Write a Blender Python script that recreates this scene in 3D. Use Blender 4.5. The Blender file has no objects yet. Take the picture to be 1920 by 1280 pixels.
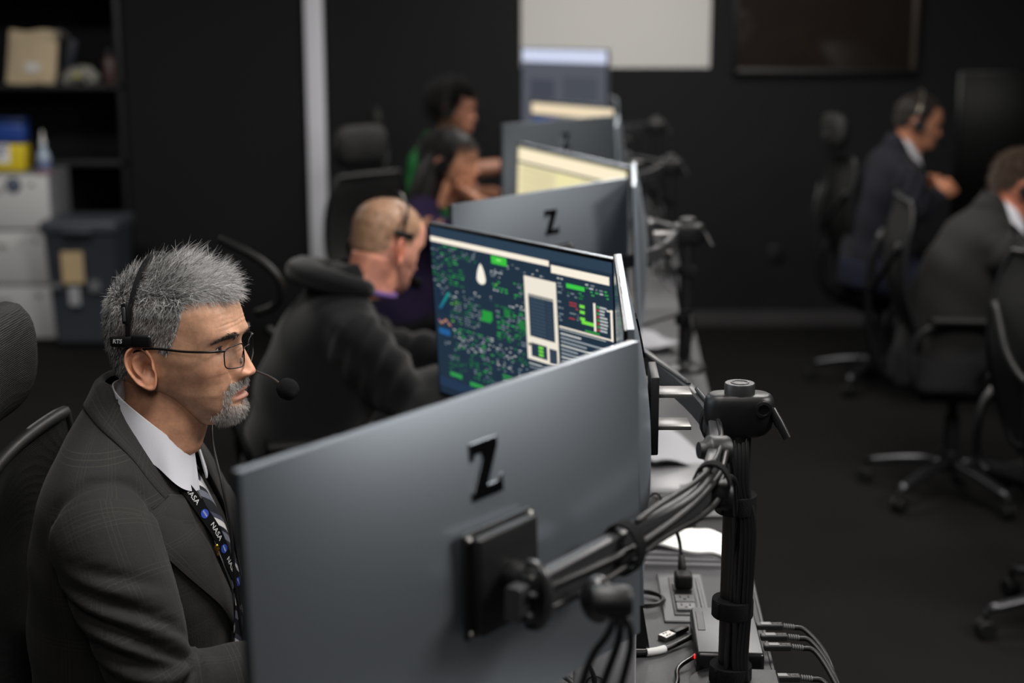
import bpy, bmesh, math, random
import numpy as np
from mathutils import Vector, Matrix

random.seed(7)
rng = np.random.default_rng(7)
sc = bpy.context.scene
col = sc.collection
PI = math.pi

# ------------------------------------------------------------------ camera, world, lamps, exposure
cam_d = bpy.data.cameras.new('camera')
cam = bpy.data.objects.new('camera', cam_d)
col.objects.link(cam)
cam.location = (0, 0, 1.70)
cam.rotation_euler = (PI / 2 - math.atan(.2143), 0, 0)
cam_d.sensor_width = 36
cam_d.lens = 52.5
cam_d.clip_start = .05
cam_d.dof.use_dof = True
cam_d.dof.focus_distance = 2.17
cam_d.dof.aperture_fstop = 2.3
cam_d.dof.aperture_blades = 9
sc.camera = cam

world = bpy.data.worlds.new('world')
sc.world = world
world.use_nodes = True
world.node_tree.nodes['Background'].inputs[0].default_value = (.55, .6, .7, 1)
world.node_tree.nodes['Background'].inputs[1].default_value = .012


def area(name, loc, sx, sy, power, colr=(1, .965, .925), rot=(0, 0, 0), spread=PI):
    d = bpy.data.lights.new(name, 'AREA')
    d.shape = 'RECTANGLE'
    d.size, d.size_y, d.energy, d.color = sx, sy, power, colr
    d.spread = spread
    o = bpy.data.objects.new(name, d)
    o.location = loc
    o.rotation_euler = rot
    col.objects.link(o)
    return o


# ceiling troffers over the desk row and the aisles, plus one added fill
area('ceiling_or_fill_lamp', (2.7, 1.8, 2.76), 1.2, 1.2, 125)
area('ceiling_or_fill_lamp', (-.1, 1.75, 2.76), .6, 1.2, 38)
area('ceiling_or_fill_lamp', (-.2, -.3, 2.76), .6, 1.2, 22)  # fill added behind the camera to brighten the near cheek
area('ceiling_or_fill_lamp', (1.0, 4.0, 2.76), .6, 1.2, 50)
area('ceiling_or_fill_lamp', (.6, 6.6, 2.76), .6, 1.2, 52)
area('ceiling_or_fill_lamp', (-2.4, 6.0, 2.76), .6, .6, 36)

sc.view_settings.view_transform = 'Standard'
sc.view_settings.look = 'None'
sc.view_settings.exposure = 0.0
sc.view_settings.gamma = 1
sc.view_settings.use_curve_mapping = False
sc.cycles.use_denoising = True
sc.cycles.max_bounces = 6
sc.cycles.transparent_max_bounces = 12


# ------------------------------------------------------------------ materials
def lin(c):
    return tuple(((x / 255) / 12.92 if x / 255 <= .04045 else ((x / 255 + .055) / 1.055) ** 2.4) for x in c[:3])


MATS = {}


def pm(name, rgb, rough=.5, metal=0., spec=.5, bump=0., bscale=200., var=0., vscale=8., sheen=0., emit=None, estr=0., coat=0.):
    """plain principled material, colour given as sRGB 0-255, optional fine noise bump and colour variation"""
    if name in MATS:
        return MATS[name]
    m = bpy.data.materials.new(name)
    m.use_nodes = True
    nt = m.node_tree
    b = nt.nodes['Principled BSDF']
    c = lin(rgb)
    b.inputs['Base Color'].default_value = (*c, 1)
    b.inputs['Roughness'].default_value = rough
    b.inputs['Metallic'].default_value = metal
    b.inputs['Specular IOR Level'].default_value = spec
    b.inputs['Sheen Weight'].default_value = sheen
    b.inputs['Coat Weight'].default_value = coat
    if emit:
        b.inputs['Emission Color'].default_value = (*lin(emit), 1)
        b.inputs['Emission Strength'].default_value = estr
    tc = nt.nodes.new('ShaderNodeTexCoord')
    if var:
        n = nt.nodes.new('ShaderNodeTexNoise')
        n.inputs['Scale'].default_value = vscale
        n.inputs['Detail'].default_value = 4
        nt.links.new(tc.outputs['Object'], n.inputs['Vector'])
        mx = nt.nodes.new('ShaderNodeMix')
        mx.data_type = 'RGBA'
        mx.inputs['A'].default_value = (*[x * (1 - var) for x in c], 1)
        mx.inputs['B'].default_value = (*[min(1, x * (1 + var)) for x in c], 1)
        nt.links.new(n.outputs['Fac'], mx.inputs['Factor'])
        nt.links.new(mx.outputs['Result'], b.inputs['Base Color'])
    if bump:
        n = nt.nodes.new('ShaderNodeTexNoise')
        n.inputs['Scale'].default_value = bscale
        n.inputs['Detail'].default_value = 3
        nt.links.new(tc.outputs['Object'], n.inputs['Vector'])
        bp = nt.nodes.new('ShaderNodeBump')
        bp.inputs['Strength'].default_value = bump
        bp.inputs['Distance'].default_value = .002
        nt.links.new(n.outputs['Fac'], bp.inputs['Height'])
        nt.links.new(bp.outputs['Normal'], b.inputs['Normal'])
    MATS[name] = m
    return m


def attr_mat(name, rough=.5, spec=.5, bump=0., bscale=300., sss=0., emit=0., var=0.):
    """principled material whose colour is the 'col' attribute of the mesh"""
    if name in MATS:
        return MATS[name]
    m = bpy.data.materials.new(name)
    m.use_nodes = True
    nt = m.node_tree
    b = nt.nodes['Principled BSDF']
    a = nt.nodes.new('ShaderNodeAttribute')
    a.attribute_name = 'col'
    b.inputs['Roughness'].default_value = rough
    b.inputs['Specular IOR Level'].default_value = spec
    if emit:
        nt.links.new(a.outputs['Color'], b.inputs['Emission Color'])
        b.inputs['Emission Strength'].default_value = emit
        b.inputs['Base Color'].default_value = (.01, .01, .012, 1)
    elif var:
        tc = nt.nodes.new('ShaderNodeTexCoord')
        n = nt.nodes.new('ShaderNodeTexNoise')
        n.inputs['Scale'].default_value = 45
        n.inputs['Detail'].default_value = 6
        n.inputs['Roughness'].default_value = .7
        nt.links.new(tc.outputs['Object'], n.inputs['Vector'])
        r = nt.nodes.new('ShaderNodeMapRange')
        r.inputs['From Min'].default_value = .3
        r.inputs['From Max'].default_value = .7
        r.inputs['To Min'].default_value = 1 - var
        r.inputs['To Max'].default_value = 1 + var
        nt.links.new(n.outputs['Fac'], r.inputs['Value'])
        mu = nt.nodes.new('ShaderNodeVectorMath')
        mu.operation = 'SCALE'
        nt.links.new(a.outputs['Color'], mu.inputs[0])
        nt.links.new(r.outputs['Result'], mu.inputs['Scale'])
        nt.links.new(mu.outputs['Vector'], b.inputs['Base Color'])
    else:
        nt.links.new(a.outputs['Color'], b.inputs['Base Color'])
    if sss:
        b.inputs['Subsurface Weight'].default_value = sss
        b.inputs['Subsurface Radius'].default_value = (.009, .004, .002)
        b.inputs['Subsurface Scale'].default_value = .35
    if bump:
        tc = nt.nodes.new('ShaderNodeTexCoord')
        n = nt.nodes.new('ShaderNodeTexNoise')
        n.inputs['Scale'].default_value = bscale
        n.inputs['Detail'].default_value = 4
        nt.links.new(tc.outputs['Object'], n.inputs['Vector'])
        bp = nt.nodes.new('ShaderNodeBump')
        bp.inputs['Strength'].default_value = bump
        bp.inputs['Distance'].default_value = .0015
        nt.links.new(n.outputs['Fac'], bp.inputs['Height'])
        nt.links.new(bp.outputs['Normal'], b.inputs['Normal'])
    MATS[name] = m
    return m


def cloth_mat(name, rgb, line=None, pitch=.05, fine=0.0):
    """woven suiting: window-pane lines laid along the 'puv' attribute of the garment, plus weave bump"""
    if name in MATS:
        return MATS[name]
    m = bpy.data.materials.new(name)
    m.use_nodes = True
    nt = m.node_tree
    N, L = nt.nodes, nt.links
    b = N['Principled BSDF']
    b.inputs['Roughness'].default_value = .85
    b.inputs['Specular IOR Level'].default_value = .25
    b.inputs['Sheen Weight'].default_value = .04
    b.inputs['Sheen Roughness'].default_value = .5
    tc = N.new('ShaderNodeTexCoord')
    n = N.new('ShaderNodeTexNoise')
    n.inputs['Scale'].default_value = 420
    n.inputs['Detail'].default_value = 2
    L.new(tc.outputs['Object'], n.inputs['Vector'])
    bp = N.new('ShaderNodeBump')
    bp.inputs['Strength'].default_value = .35
    bp.inputs['Distance'].default_value = .0012
    L.new(n.outputs['Fac'], bp.inputs['Height'])
    L.new(bp.outputs['Normal'], b.inputs['Normal'])
    c = lin(rgb)
    mix = N.new('ShaderNodeMix')
    mix.data_type = 'RGBA'
    mix.inputs['A'].default_value = (*[x * .75 for x in c], 1)
    mix.inputs['B'].default_value = (*[x * 1.25 for x in c], 1)
    L.new(n.outputs['Fac'], mix.inputs['Factor'])
    out = mix.outputs['Result']
    if line:
        a = N.new('ShaderNodeAttribute')
        a.attribute_name = 'puv'
        sp = N.new('ShaderNodeSeparateXYZ')
        L.new(a.outputs['Vector'], sp.inputs[0])
        facs = []
        for ax, pt_, offs in (('X', pitch, (0., .12, .24)), ('Y', pitch * 1.3, (0., .1, .2))):
            for of in offs:
                d = N.new('ShaderNodeMath')
                d.operation = 'MULTIPLY_ADD'
                d.inputs[1].default_value = 1 / pt_
                d.inputs[2].default_value = of + 100
                L.new(sp.outputs[ax], d.inputs[0])
                fr = N.new('ShaderNodeMath')
                fr.operation = 'FRACT'
                L.new(d.outputs[0], fr.inputs[0])
                lt = N.new('ShaderNodeMath')
                lt.operation = 'LESS_THAN'
                lt.inputs[1].default_value = .014
                L.new(fr.outputs[0], lt.inputs[0])
                facs.append(lt.outputs[0])
        cur = facs[0]
        for fc in facs[1:]:
            mxx = N.new('ShaderNodeMath')
            mxx.operation = 'MAXIMUM'
            L.new(cur, mxx.inputs[0])
            L.new(fc, mxx.inputs[1])
            cur = mxx.outputs[0]
        sc_ = N.new('ShaderNodeMath')
        sc_.operation = 'MULTIPLY'
        sc_.inputs[1].default_value = .32
        L.new(cur, sc_.inputs[0])
        m2 = N.new('ShaderNodeMix')
        m2.data_type = 'RGBA'
        L.new(sc_.outputs[0], m2.inputs['Factor'])
        L.new(out, m2.inputs['A'])
        m2.inputs['B'].default_value = (*lin(line), 1)
        out = m2.outputs['Result']
    L.new(out, b.inputs['Base Color'])
    MATS[name] = m
    return m


def mesh_fabric(name, rgb):
    """open weave of the chair backs: fine bump grid"""
    if name in MATS:
        return MATS[name]
    m = pm(name, rgb, rough=.6, spec=.4)
    nt = m.node_tree
    b = nt.nodes['Principled BSDF']
    tc = nt.nodes.new('ShaderNodeTexCoord')
    v = nt.nodes.new('ShaderNodeTexVoronoi')
    v.inputs['Scale'].default_value = 330
    v.inputs['Randomness'].default_value = .15
    nt.links.new(tc.outputs['Object'], v.inputs['Vector'])
    bp = nt.nodes.new('ShaderNodeBump')
    bp.inputs['Strength'].default_value = .9
    bp.inputs['Distance'].default_value = .002
    nt.links.new(v.outputs['Distance'], bp.inputs['Height'])
    nt.links.new(bp.outputs['Normal'], b.inputs['Normal'])
    return m


def stripe_mat(name):
    """striped silk tie: diagonal bands along the 'puv' attribute"""
    m = bpy.data.materials.new(name)
    m.use_nodes = True
    nt = m.node_tree
    N, L = nt.nodes, nt.links
    b = N['Principled BSDF']
    b.inputs['Roughness'].default_value = .38
    a = N.new('ShaderNodeAttribute')
    a.attribute_name = 'puv'
    sp = N.new('ShaderNodeSeparateXYZ')
    L.new(a.outputs['Vector'], sp.inputs[0])
    d = N.new('ShaderNodeMath')
    d.operation = 'MULTIPLY_ADD'
    L.new(sp.outputs['X'], d.inputs[0])
    d.inputs[1].default_value = .75
    L.new(sp.outputs['Y'], d.inputs[2])
    s = N.new('ShaderNodeMath')
    s.operation = 'MULTIPLY_ADD'
    s.inputs[1].default_value = 1 / .066
    s.inputs[2].default_value = 50.3
    L.new(d.outputs[0], s.inputs[0])
    fr = N.new('ShaderNodeMath')
    fr.operation = 'FRACT'
    L.new(s.outputs[0], fr.inputs[0])
    r = N.new('ShaderNodeValToRGB')
    r.color_ramp.interpolation = 'CONSTANT'
    e = r.color_ramp.elements
    e[0].position = 0
    e[0].color = (*lin((22, 22, 30)), 1)
    e[1].position = .36
    e[1].color = (*lin((110, 112, 125)), 1)
    for p_, c_ in ((.56, (25, 25, 33)), (.68, (215, 213, 212)), (.86, (70, 72, 88))):
        k = e.new(p_)
        k.color = (*lin(c_), 1)
    L.new(fr.outputs[0], r.inputs[0])
    L.new(r.outputs[0], b.inputs['Base Color'])
    return m


def thin_glass(name):
    m = bpy.data.materials.new(name)
    m.use_nodes = True
    nt = m.node_tree
    nt.nodes.clear()
    o = nt.nodes.new('ShaderNodeOutputMaterial')
    t = nt.nodes.new('ShaderNodeBsdfTransparent')
    t.inputs[0].default_value = (.93, .93, .94, 1)
    g = nt.nodes.new('ShaderNodeBsdfGlossy')
    g.inputs['Roughness'].default_value = .02
    mx = nt.nodes.new('ShaderNodeMixShader')
    mx.inputs[0].default_value = .09
    nt.links.new(t.outputs[0], mx.inputs[1])
    nt.links.new(g.outputs[0], mx.inputs[2])
    nt.links.new(mx.outputs[0], o.inputs[0])
    return m


# ------------------------------------------------------------------ mesh helpers
def spline(pts, n=40, closed=False):
    P = np.array(pts, float)
    k = len(P)
    if closed:
        P = np.vstack([P[-1], P, P[0], P[1]])
        seg = k
    else:
        P = np.vstack([2 * P[0] - P[1], P, 2 * P[-1] - P[-2]])
        seg = k - 1
    out = []
    for i in np.linspace(0, seg, n, endpoint=not closed):
        j = min(int(i), seg - 1)
        t = i - j
        a, b, c, d = P[j], P[j + 1], P[j + 2], P[j + 3]
        out.append(.5 * ((2 * b) + (c - a) * t + (2 * a - 5 * b + 4 * c - d) * t * t + (3 * b - a - 3 * c + d) * t ** 3))
    return np.array(out)


def frames(P, up=None):
    P = np.asarray(P, float)
    T = np.gradient(P, axis=0)
    T /= np.linalg.norm(T, axis=1)[:, None] + 1e-12
    if up is None:
        u = np.array([0, 0, 1.]) if abs(T[0][2]) < .9 else np.array([1., 0, 0])
    else:
        u = np.array(up, float)
    A, B = [], []
    for t in T:
        a = u - t * (u @ t)
        a /= np.linalg.norm(a) + 1e-12
        A.append(a)
        B.append(np.cross(t, a))
        if up is None:
            u = a
    return T, np.array(A), np.array(B)


class MB:
    def __init__(s):
        s.v, s.f = [], []

    def add(s, V, F):
        o = len(s.v)
        s.v.extend([tuple(map(float, p)) for p in V])
        s.f.extend([tuple(int(i) + o for i in q) for q in F])
        return s

    def bm(s, bm, M=None):
        bm.verts.index_update()
        V = [(M @ v.co) if M is not None else v.co for v in bm.verts]
        F = [[v.index for v in f.verts] for f in bm.faces]
        s.add(V, F)
        bm.free()
        return s

    def rbox(s, c, size, bev=.003, seg=2, M=None):
        bm = bmesh.new()
        bmesh.ops.create_cube(bm, size=1)
        for v in bm.verts:
            v.co = Vector((v.co.x * size[0], v.co.y * size[1], v.co.z * size[2]))
        if bev > 0:
            bmesh.ops.bevel(bm, geom=bm.edges[:], offset=min(bev, min(size) * .48), segments=seg, profile=.5, affect='EDGES')
        T = Matrix.Translation(c)
        return s.bm(bm, (M @ T) if M is not None else T)

    def obox(s, c, ax, size, bev=.003, seg=2):
        """box with its own axes ax = (x, y, z) vectors"""
        R = Matrix((ax[0], ax[1], ax[2])).transposed().to_4x4()
        R.translation = Vector(c)
        bm = bmesh.new()
        bmesh.ops.create_cube(bm, size=1)
        for v in bm.verts:
            v.co = Vector((v.co.x * size[0], v.co.y * size[1], v.co.z * size[2]))
        if bev > 0:
            bmesh.ops.bevel(bm, geom=bm.edges[:], offset=min(bev, min(size) * .48), segments=seg, profile=.5, affect='EDGES')
        return s.bm(bm, R)

    def grid(s, G, cu=False, cv=False):
        G = np.asarray(G)
        m, n = G.shape[:2]
        F = []
        for i in range(m if cu else m - 1):
            for j in range(n if cv else n - 1):
                i2, j2 = (i + 1) % m, (j + 1) % n
                F.append((i * n + j, i * n + j2, i2 * n + j2, i2 * n + j))
        return s.add(G.reshape(-1, 3), F)

    def loft(s, rings, cap=True):
        R = np.asarray(rings)
        m, n = R.shape[:2]
        o = len(s.v)
        s.grid(R, cv=True)
        if cap:
            s.f.append(tuple(o + j for j in range(n - 1, -1, -1)))
            s.f.append(tuple(o + (m - 1) * n + j for j in range(n)))
        return s

    def tube(s, pts, r, n=10, cap=True, closed=False, up=None, sy=1.0):
        P = np.asarray(pts, float)
        r = np.full(len(P), r) if np.isscalar(r) else np.asarray(r)
        T, A, B = frames(P, up)
        an = np.linspace(0, 2 * PI, n, endpoint=False)
        R = P[:, None] + r[:, None, None] * (np.cos(an)[None, :, None] * A[:, None] * sy + np.sin(an)[None, :, None] * B[:, None])
        if closed:
            return s.grid(R, cu=True, cv=True)
        return s.loft(R, cap)

    def bar(s, pts, w, h, up=(0, 0, 1)):
        """rectangular section swept along a path: w across, h along up"""
        P = np.asarray(pts, float)
        T, A, B = frames(P, up)
        c = np.array([(1, 1), (1, .7), (1, -.7), (1, -1), (.7, -1.12), (-.7, -1.12), (-1, -1), (-1, -.7), (-1, .7), (-1, 1), (-.7, 1.12), (.7, 1.12)])
        c = c / np.array([1, 1.12])
        R = P[:, None] + B[:, None] * (c[None, :, 0, None] * w / 2) + A[:, None] * (c[None, :, 1, None] * h / 2)
        return s.loft(R)

    def lathe(s, prof, n=24, c=(0, 0, 0), ax=None):
        an = np.linspace(0, 2 * PI, n, endpoint=False)
        X, Y, Z = (np.array(ax[0], float), np.array(ax[1], float), np.array(ax[2], float)) if ax else np.eye(3)
        R = [np.array(c) + r * (np.cos(an)[:, None] * X + np.sin(an)[:, None] * Y) + z * Z for r, z in prof]
        return s.loft(R)

    def ball(s, c, r, n=16, m=10, ax=None):
        r = np.array(r if hasattr(r, '__len__') else (r, r, r), float)
        X = np.eye(3) if ax is None else np.array(ax, float)
        R = []
        for i in range(m + 1):
            th = PI * (.02 + .96 * i / m)
            an = np.linspace(0, 2 * PI, n, endpoint=False)
            loc = np.stack([np.sin(th) * np.cos(an) * r[0], np.sin(th) * np.sin(an) * r[1], np.full(n, -np.cos(th) * r[2])], 1)
            R.append(np.array(c) + loc @ X)
        return s.loft(R)

    def build(s, name, mat=None, parent=None, smooth=False, wc=False, angle=None):
        return mk(name, np.array(s.v), s.f, mat, parent, smooth, wc, angle)


def tm(o):
    """matrix of a thing before the depsgraph has run"""
    return o.matrix_basis.copy()


def mk(name, V, F, mat=None, parent=None, smooth=False, wc=False, angle=None):
    V = np.asarray(V, float)
    if wc and parent is not None:
        Mi = np.array(tm(parent).inverted())
        V = V @ Mi[:3, :3].T + Mi[:3, 3]
    me = bpy.data.meshes.new(name)
    me.from_pydata(V.tolist(), [], F if isinstance(F, list) else F.tolist())
    if smooth or angle:
        me.polygons.foreach_set('use_smooth', [True] * len(me.polygons))
        if angle:
            me.set_sharp_from_angle(angle=math.radians(angle))
    if mat:
        me.materials.append(mat)
    me.update()
    o = bpy.data.objects.new(name, me)
    col.objects.link(o)
    if parent is not None:
        o.parent = parent
    return o


def set_col(o, C, name='col'):
    C = np.asarray(C, float)
    a = o.data.attributes.new(name, 'FLOAT_COLOR', 'POINT')
    a.data.foreach_set('color', np.concatenate([C, np.ones((len(C), 1))], 1).ravel())


def set_vec(o, C, name='puv'):
    C = np.asarray(C, float)
    if C.shape[1] == 2:
        C = np.concatenate([C, np.zeros((len(C), 1))], 1)
    nv = len(o.data.vertices)
    if len(C) < nv:
        C = np.concatenate([C, np.repeat(C[-1:], nv - len(C), 0)])
    a = o.data.attributes.new(name, 'FLOAT_VECTOR', 'POINT')
    a.data.foreach_set('vector', C.ravel())


def tag(o, label, cat, group=None, kind=None):
    o['label'] = label
    o['category'] = cat
    if group:
        o['group'] = group
    if kind:
        o['kind'] = kind
    return o


def thing(name, label, cat, loc=(0, 0, 0), rotz=0., group=None):
    o = bpy.data.objects.new(name, None)
    o.empty_display_size = .05
    o.location = loc
    o.rotation_euler = (0, 0, rotz)
    col.objects.link(o)
    return tag(o, label, cat, group)


def struct(o):
    o['kind'] = 'structure'
    return o


def copy_tree(o, parent=None):
    c = o.copy()
    col.objects.link(c)
    c.parent = parent
    for ch in list(o.children):
        copy_tree(ch, c)
    return c


def remesh(mb, voxel, smooth=6):
    """voxel union of the closed shells in mb, returned as arrays"""
    me = bpy.data.meshes.new('tmp')
    me.from_pydata(mb.v, [], mb.f)
    bm = bmesh.new()
    bm.from_mesh(me)
    bmesh.ops.recalc_face_normals(bm, faces=bm.faces)
    bm.to_mesh(me)
    bm.free()
    o = bpy.data.objects.new('tmp', me)
    col.objects.link(o)
    r = o.modifiers.new('r', 'REMESH')
    r.mode = 'VOXEL'
    r.voxel_size = voxel
    s = o.modifiers.new('s', 'SMOOTH')
    s.factor = .5
    s.iterations = smooth
    dg = bpy.context.evaluated_depsgraph_get()
    dg.update()
    m2 = bpy.data.meshes.new_from_object(o.evaluated_get(dg))
    V = np.empty(len(m2.vertices) * 3)
    m2.vertices.foreach_get('co', V)
    N = np.empty(len(m2.vertices) * 3)
    m2.vertices.foreach_get('normal', N)
    F = [tuple(p.vertices) for p in m2.polygons]
    bpy.data.objects.remove(o)
    bpy.data.meshes.remove(me)
    bpy.data.meshes.remove(m2)
    return V.reshape(-1, 3), N.reshape(-1, 3), F


FONT_CACHE = {}


def text_mb(s, size, extrude=.0004, shear=0.):
    """lettering as mesh data in the XY plane, centred"""
    k = (s, size, extrude, shear)
    if k not in FONT_CACHE:
        cu = bpy.data.curves.new('lettering', 'FONT')
        cu.body = s
        cu.size = size
        cu.extrude = extrude
        cu.shear = shear
        cu.align_x = 'CENTER'
        cu.align_y = 'CENTER'
        o = bpy.data.objects.new('lettering', cu)
        col.objects.link(o)
        dg = bpy.context.evaluated_depsgraph_get()
        dg.update()
        me = bpy.data.meshes.new_from_object(o.evaluated_get(dg))
        V = np.array([v.co[:] for v in me.vertices])
        F = [tuple(p.vertices) for p in me.polygons]
        bpy.data.objects.remove(o)
        bpy.data.meshes.remove(me)
        FONT_CACHE[k] = (V, F)
    return FONT_CACHE[k]


def put(V, c, ax):
    """place flat lettering: ax = (right, up, out)"""
    A = np.array(ax, float)
    return np.asarray(V) @ A + np.array(c)


def nrm(v):
    v = np.asarray(v, float)
    return v / (np.linalg.norm(v) + 1e-12)


def sstep(a, b, x):
    t = np.clip((np.asarray(x, float) - a) / (b - a), 0, 1)
    return t * t * (3 - 2 * t)


# common materials
BLACK = pm('black_plastic', (24, 24, 25), .42, spec=.4, bump=.15, bscale=900)
BLACK_SAT = pm('black_satin', (20, 20, 21), .3, spec=.5)
BLACK_MET = pm('black_metal', (26, 26, 27), .34, spec=.5, metal=.3)
RUBBER = pm('black_rubber', (16, 16, 16), .6, spec=.3)
VELCRO = pm('hook_and_loop_strap', (20, 20, 21), .95, spec=.15, bump=.8, bscale=700)
CHROME = pm('polished_metal', (190, 188, 185), .22, metal=1.)
STEEL = pm('brushed_steel', (150, 148, 145), .35, metal=1.)
WHITE_PAPER = pm('white_paper', (238, 238, 236), .8, spec=.2)
WHITE_INK = pm('white_print', (215, 215, 215), .6)
BLACK_INK = pm('black_print', (14, 14, 15), .5)
HOUSING = pm('grey_monitor_housing', (186, 196, 206), .39, spec=.5, metal=.93, bump=.03, bscale=1500)
BEZEL = pm('black_bezel', (10, 10, 11), .25)
LOGO = pm('gloss_black_logo', (8, 8, 9), .08, spec=.8)

# ------------------------------------------------------------------ the room
FLOOR_M = pm('dark_carpet', (23, 22, 22), .95, spec=.1, bump=.9, bscale=600, var=.25, vscale=3.)
WALL_M = pm('black_wall_paint', (20, 21, 23), .75, spec=.25, bump=.1, bscale=120)
CEIL_M = pm('dark_ceiling', (38, 38, 40), .9, spec=.1)
WY = 8.38


def slab(name, lo, hi, m):
    lo, hi = np.array(lo, float), np.array(hi, float)
    return struct(MB().rbox((lo + hi) / 2, hi - lo, 0).build(name, m))


slab('floor', (-5.2, -1.2, -.1), (5.2, WY + .2, 0), FLOOR_M)
slab('ceiling', (-5.2, -1.2, 3.0), (5.2, WY + .2, 3.1), CEIL_M)
# the back wall stands forward to the right of the shelf recess
slab('wall_back', (-2.14, WY, 0), (5.2, WY + .2, 3.0), WALL_M)
slab('wall_recess', (-5.2, WY + .45, 0), (-2.14, WY + .55, 3.0), WALL_M)
slab('wall_left', (-5.2, -1.2, 0), (-5.0, WY + .45, 3.0), WALL_M)
slab('wall_right', (5.0, -1.2, 0), (5.2, WY, 3.0), WALL_M)
BASE_M = pm('grey_vinyl_cove', (58, 57, 58), .5)
slab('baseboard_back', (-1.0, WY - .012, 0), (5.0, WY, .085), BASE_M)
# pale metal strip up the wall, floor to ceiling
g = MB()
g.rbox((-1.085, WY - .018, 1.5), (.1, .036, 3.0), .006)
struct(g.build('trim_1', pm('pale_metal_strip', (226, 227, 234), .5), None, angle=30))

# shelf boards in the recess
SHELF_M = pm('dark_shelf_board', (26, 26, 28), .5)
sh = thing('wall_shelf', 'black shelf unit recessed in the wall above the white drawer cabinet', 'shelf', (-2.6, WY + .2, 0))
for z, nm in ((1.345, 'shelf_board'), (.925, 'shelf_board'), (1.86, 'shelf_board')):
    MB().rbox((-.3, 0, z), (1.5, .46, .03), .003).build(nm, SHELF_M, sh, angle=30)
MB().rbox((.435, 0, 1.2), (.03, .46, 2.4), .003).build('side_panel', SHELF_M, sh, angle=30)
MB().rbox((-1.06, 0, 1.2), (.03, .46, 2.4), .003).build('side_panel', SHELF_M, sh, angle=30)

# tan padded envelope leaning on the upper shelf
ev = thing('padded_envelope', 'tan padded envelope leaning on the upper wall shelf', 'envelope', (-2.685, 8.44, 1.36))
G = []
for i in range(9):
    row = []
    for j in range(9):
        u, v = j / 8 - .5, i / 8
        bul = .02 * (1 - (2 * u) ** 4) * (1 - (2 * v - 1) ** 4)
        row.append((u * .27 + .02 * v, -bul + .06 * v, v * .29 + .006 * math.sin(9 * u)))
    G.append(row)
G = np.array(G)
m_ = MB()
m_.grid(G)
m_.grid(G[:, ::-1] + np.array([0, .03, 0]))
m_.build('paper_shell', pm('kraft_tan', (214, 194, 160), .7, var=.12, vscale=12), ev, smooth=True)
MB().rbox((.02, -.012, .09), (.08, .004, .05), .001).build('address_label', WHITE_PAPER, ev)
# black pouch behind it
pc = thing('cable_pouch', 'dark folded pouch wedged beside the tan envelope on the shelf', 'pouch', (-2.505, 8.46, 1.36))
MB().rbox((0, .02, .13), (.07, .05, .25), .02, 3, Matrix.Rotation(.25, 4, 'Y')).build('bag', pm('dark_blue_nylon', (34, 38, 48), .45), pc, smooth=True)
MB().tube(spline([(-.03, -.01, .24), (0, -.03, .29), (.05, -.01, .25)], 14), .006, 8).build('strap', pm('grey_strap', (110, 110, 112), .6), pc, smooth=True)
# crumpled grey gloves
gl = thing('crumpled_rag', 'crumpled pale grey rag with a yellow tag on the upper shelf', 'rag', (-2.385, 8.38, 1.36))
m_ = MB()
for k in range(6):
    a = k * 1.05
    m_.ball((.055 * math.cos(a), .03 * math.sin(a), .035 + .012 * (k % 3)), (.05, .035, .035 + .006 * (k % 2)), 12, 8)
V, N_, F_ = remesh(m_, .008, 2)
V = V + N_ * (.006 * np.sin(V[:, :1] * 160 + V[:, 2:] * 120) + .004 * np.sin(V[:, 1:2] * 210))
V[:, 2] = np.maximum(V[:, 2], .0)
mk('cloth', V, F_, pm('pale_grey_rag', (150, 148, 140), .9), gl, smooth=True)
MB().rbox((.0, -.07, .05), (.03, .004, .02), .001).build('yellow_tag', pm('yellow_tag', (196, 190, 60), .6), gl)
# dark bottle on the shelf
bt = thing('dark_bottle', 'dark reddish bottle standing near the end of the upper shelf', 'bottle', (-2.22, 8.36, 1.36))
MB().lathe([(0.0, 0), (.03, 0), (.032, .01), (.032, .13), (.02, .15), (.016, .16)], 20).build('bottle_body', pm('dark_red_plastic', (70, 48, 46), .4), bt, smooth=True)
MB().lathe([(.018, .155), (.019, .157), (.019, .185), (.015, .19)], 18).build('cap', BLACK, bt, angle=40)

# white drawer cabinet
CAB_M = pm('white_laminate', (205, 205, 205), .5, spec=.35)
cb = thing('drawer_cabinet', 'white drawer cabinet carrying the wipes tub beside the grey bin', 'cabinet', (-2.78, 7.98, 0))
MB().rbox((0, .18, .455), (.62, .36, .91), .004).build('body', pm('grey_cabinet_side', (120, 121, 124), .5), cb, angle=30)
for k, (z0, z1) in enumerate(((.01, .3), (.31, .6), (.61, .9))):
    d = MB().rbox((0, -.01, (z0 + z1) / 2), (.61, .02, z1 - z0 - .006), .004).build('drawer', CAB_M, cb, angle=30)
    MB().tube(spline([(-.06, -.02, z1 - .07), (-.055, -.045, z1 - .07), (.055, -.045, z1 - .07), (.06, -.02, z1 - .07)], 16), .005, 8).build('handle', STEEL, d, smooth=True)
    MB().lathe([(.011, 0), (.011, .006), (.008, .008)], 14, (.22, -.02, z1 - .05), ((1, 0, 0), (0, 0, 1), (0, -1, 0))).build('lock', STEEL, d, angle=40)
an = np.linspace(0, 2 * PI, 28, endpoint=False)
m_ = MB()
m_.lathe([(0.0, 0), (.042, 0), (.042, .002), (0, .002)], 28, (.12, -.02, .845), ((1, 0, 0), (0, 0, 1), (0, -1, 0)))
st_ = m_.build('round_sticker', pm('navy_sticker', (42, 50, 66), .5), cb, angle=40)
MB().lathe([(0.0, .0022), (.022, .0022), (.022, .003), (0, .003)], 20, (.12, -.02, .85), ((1, 0, 0), (0, 0, 1), (0, -1, 0))).build('sticker_print', pm('pale_blue_print', (120, 132, 150), .5), cb)

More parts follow.
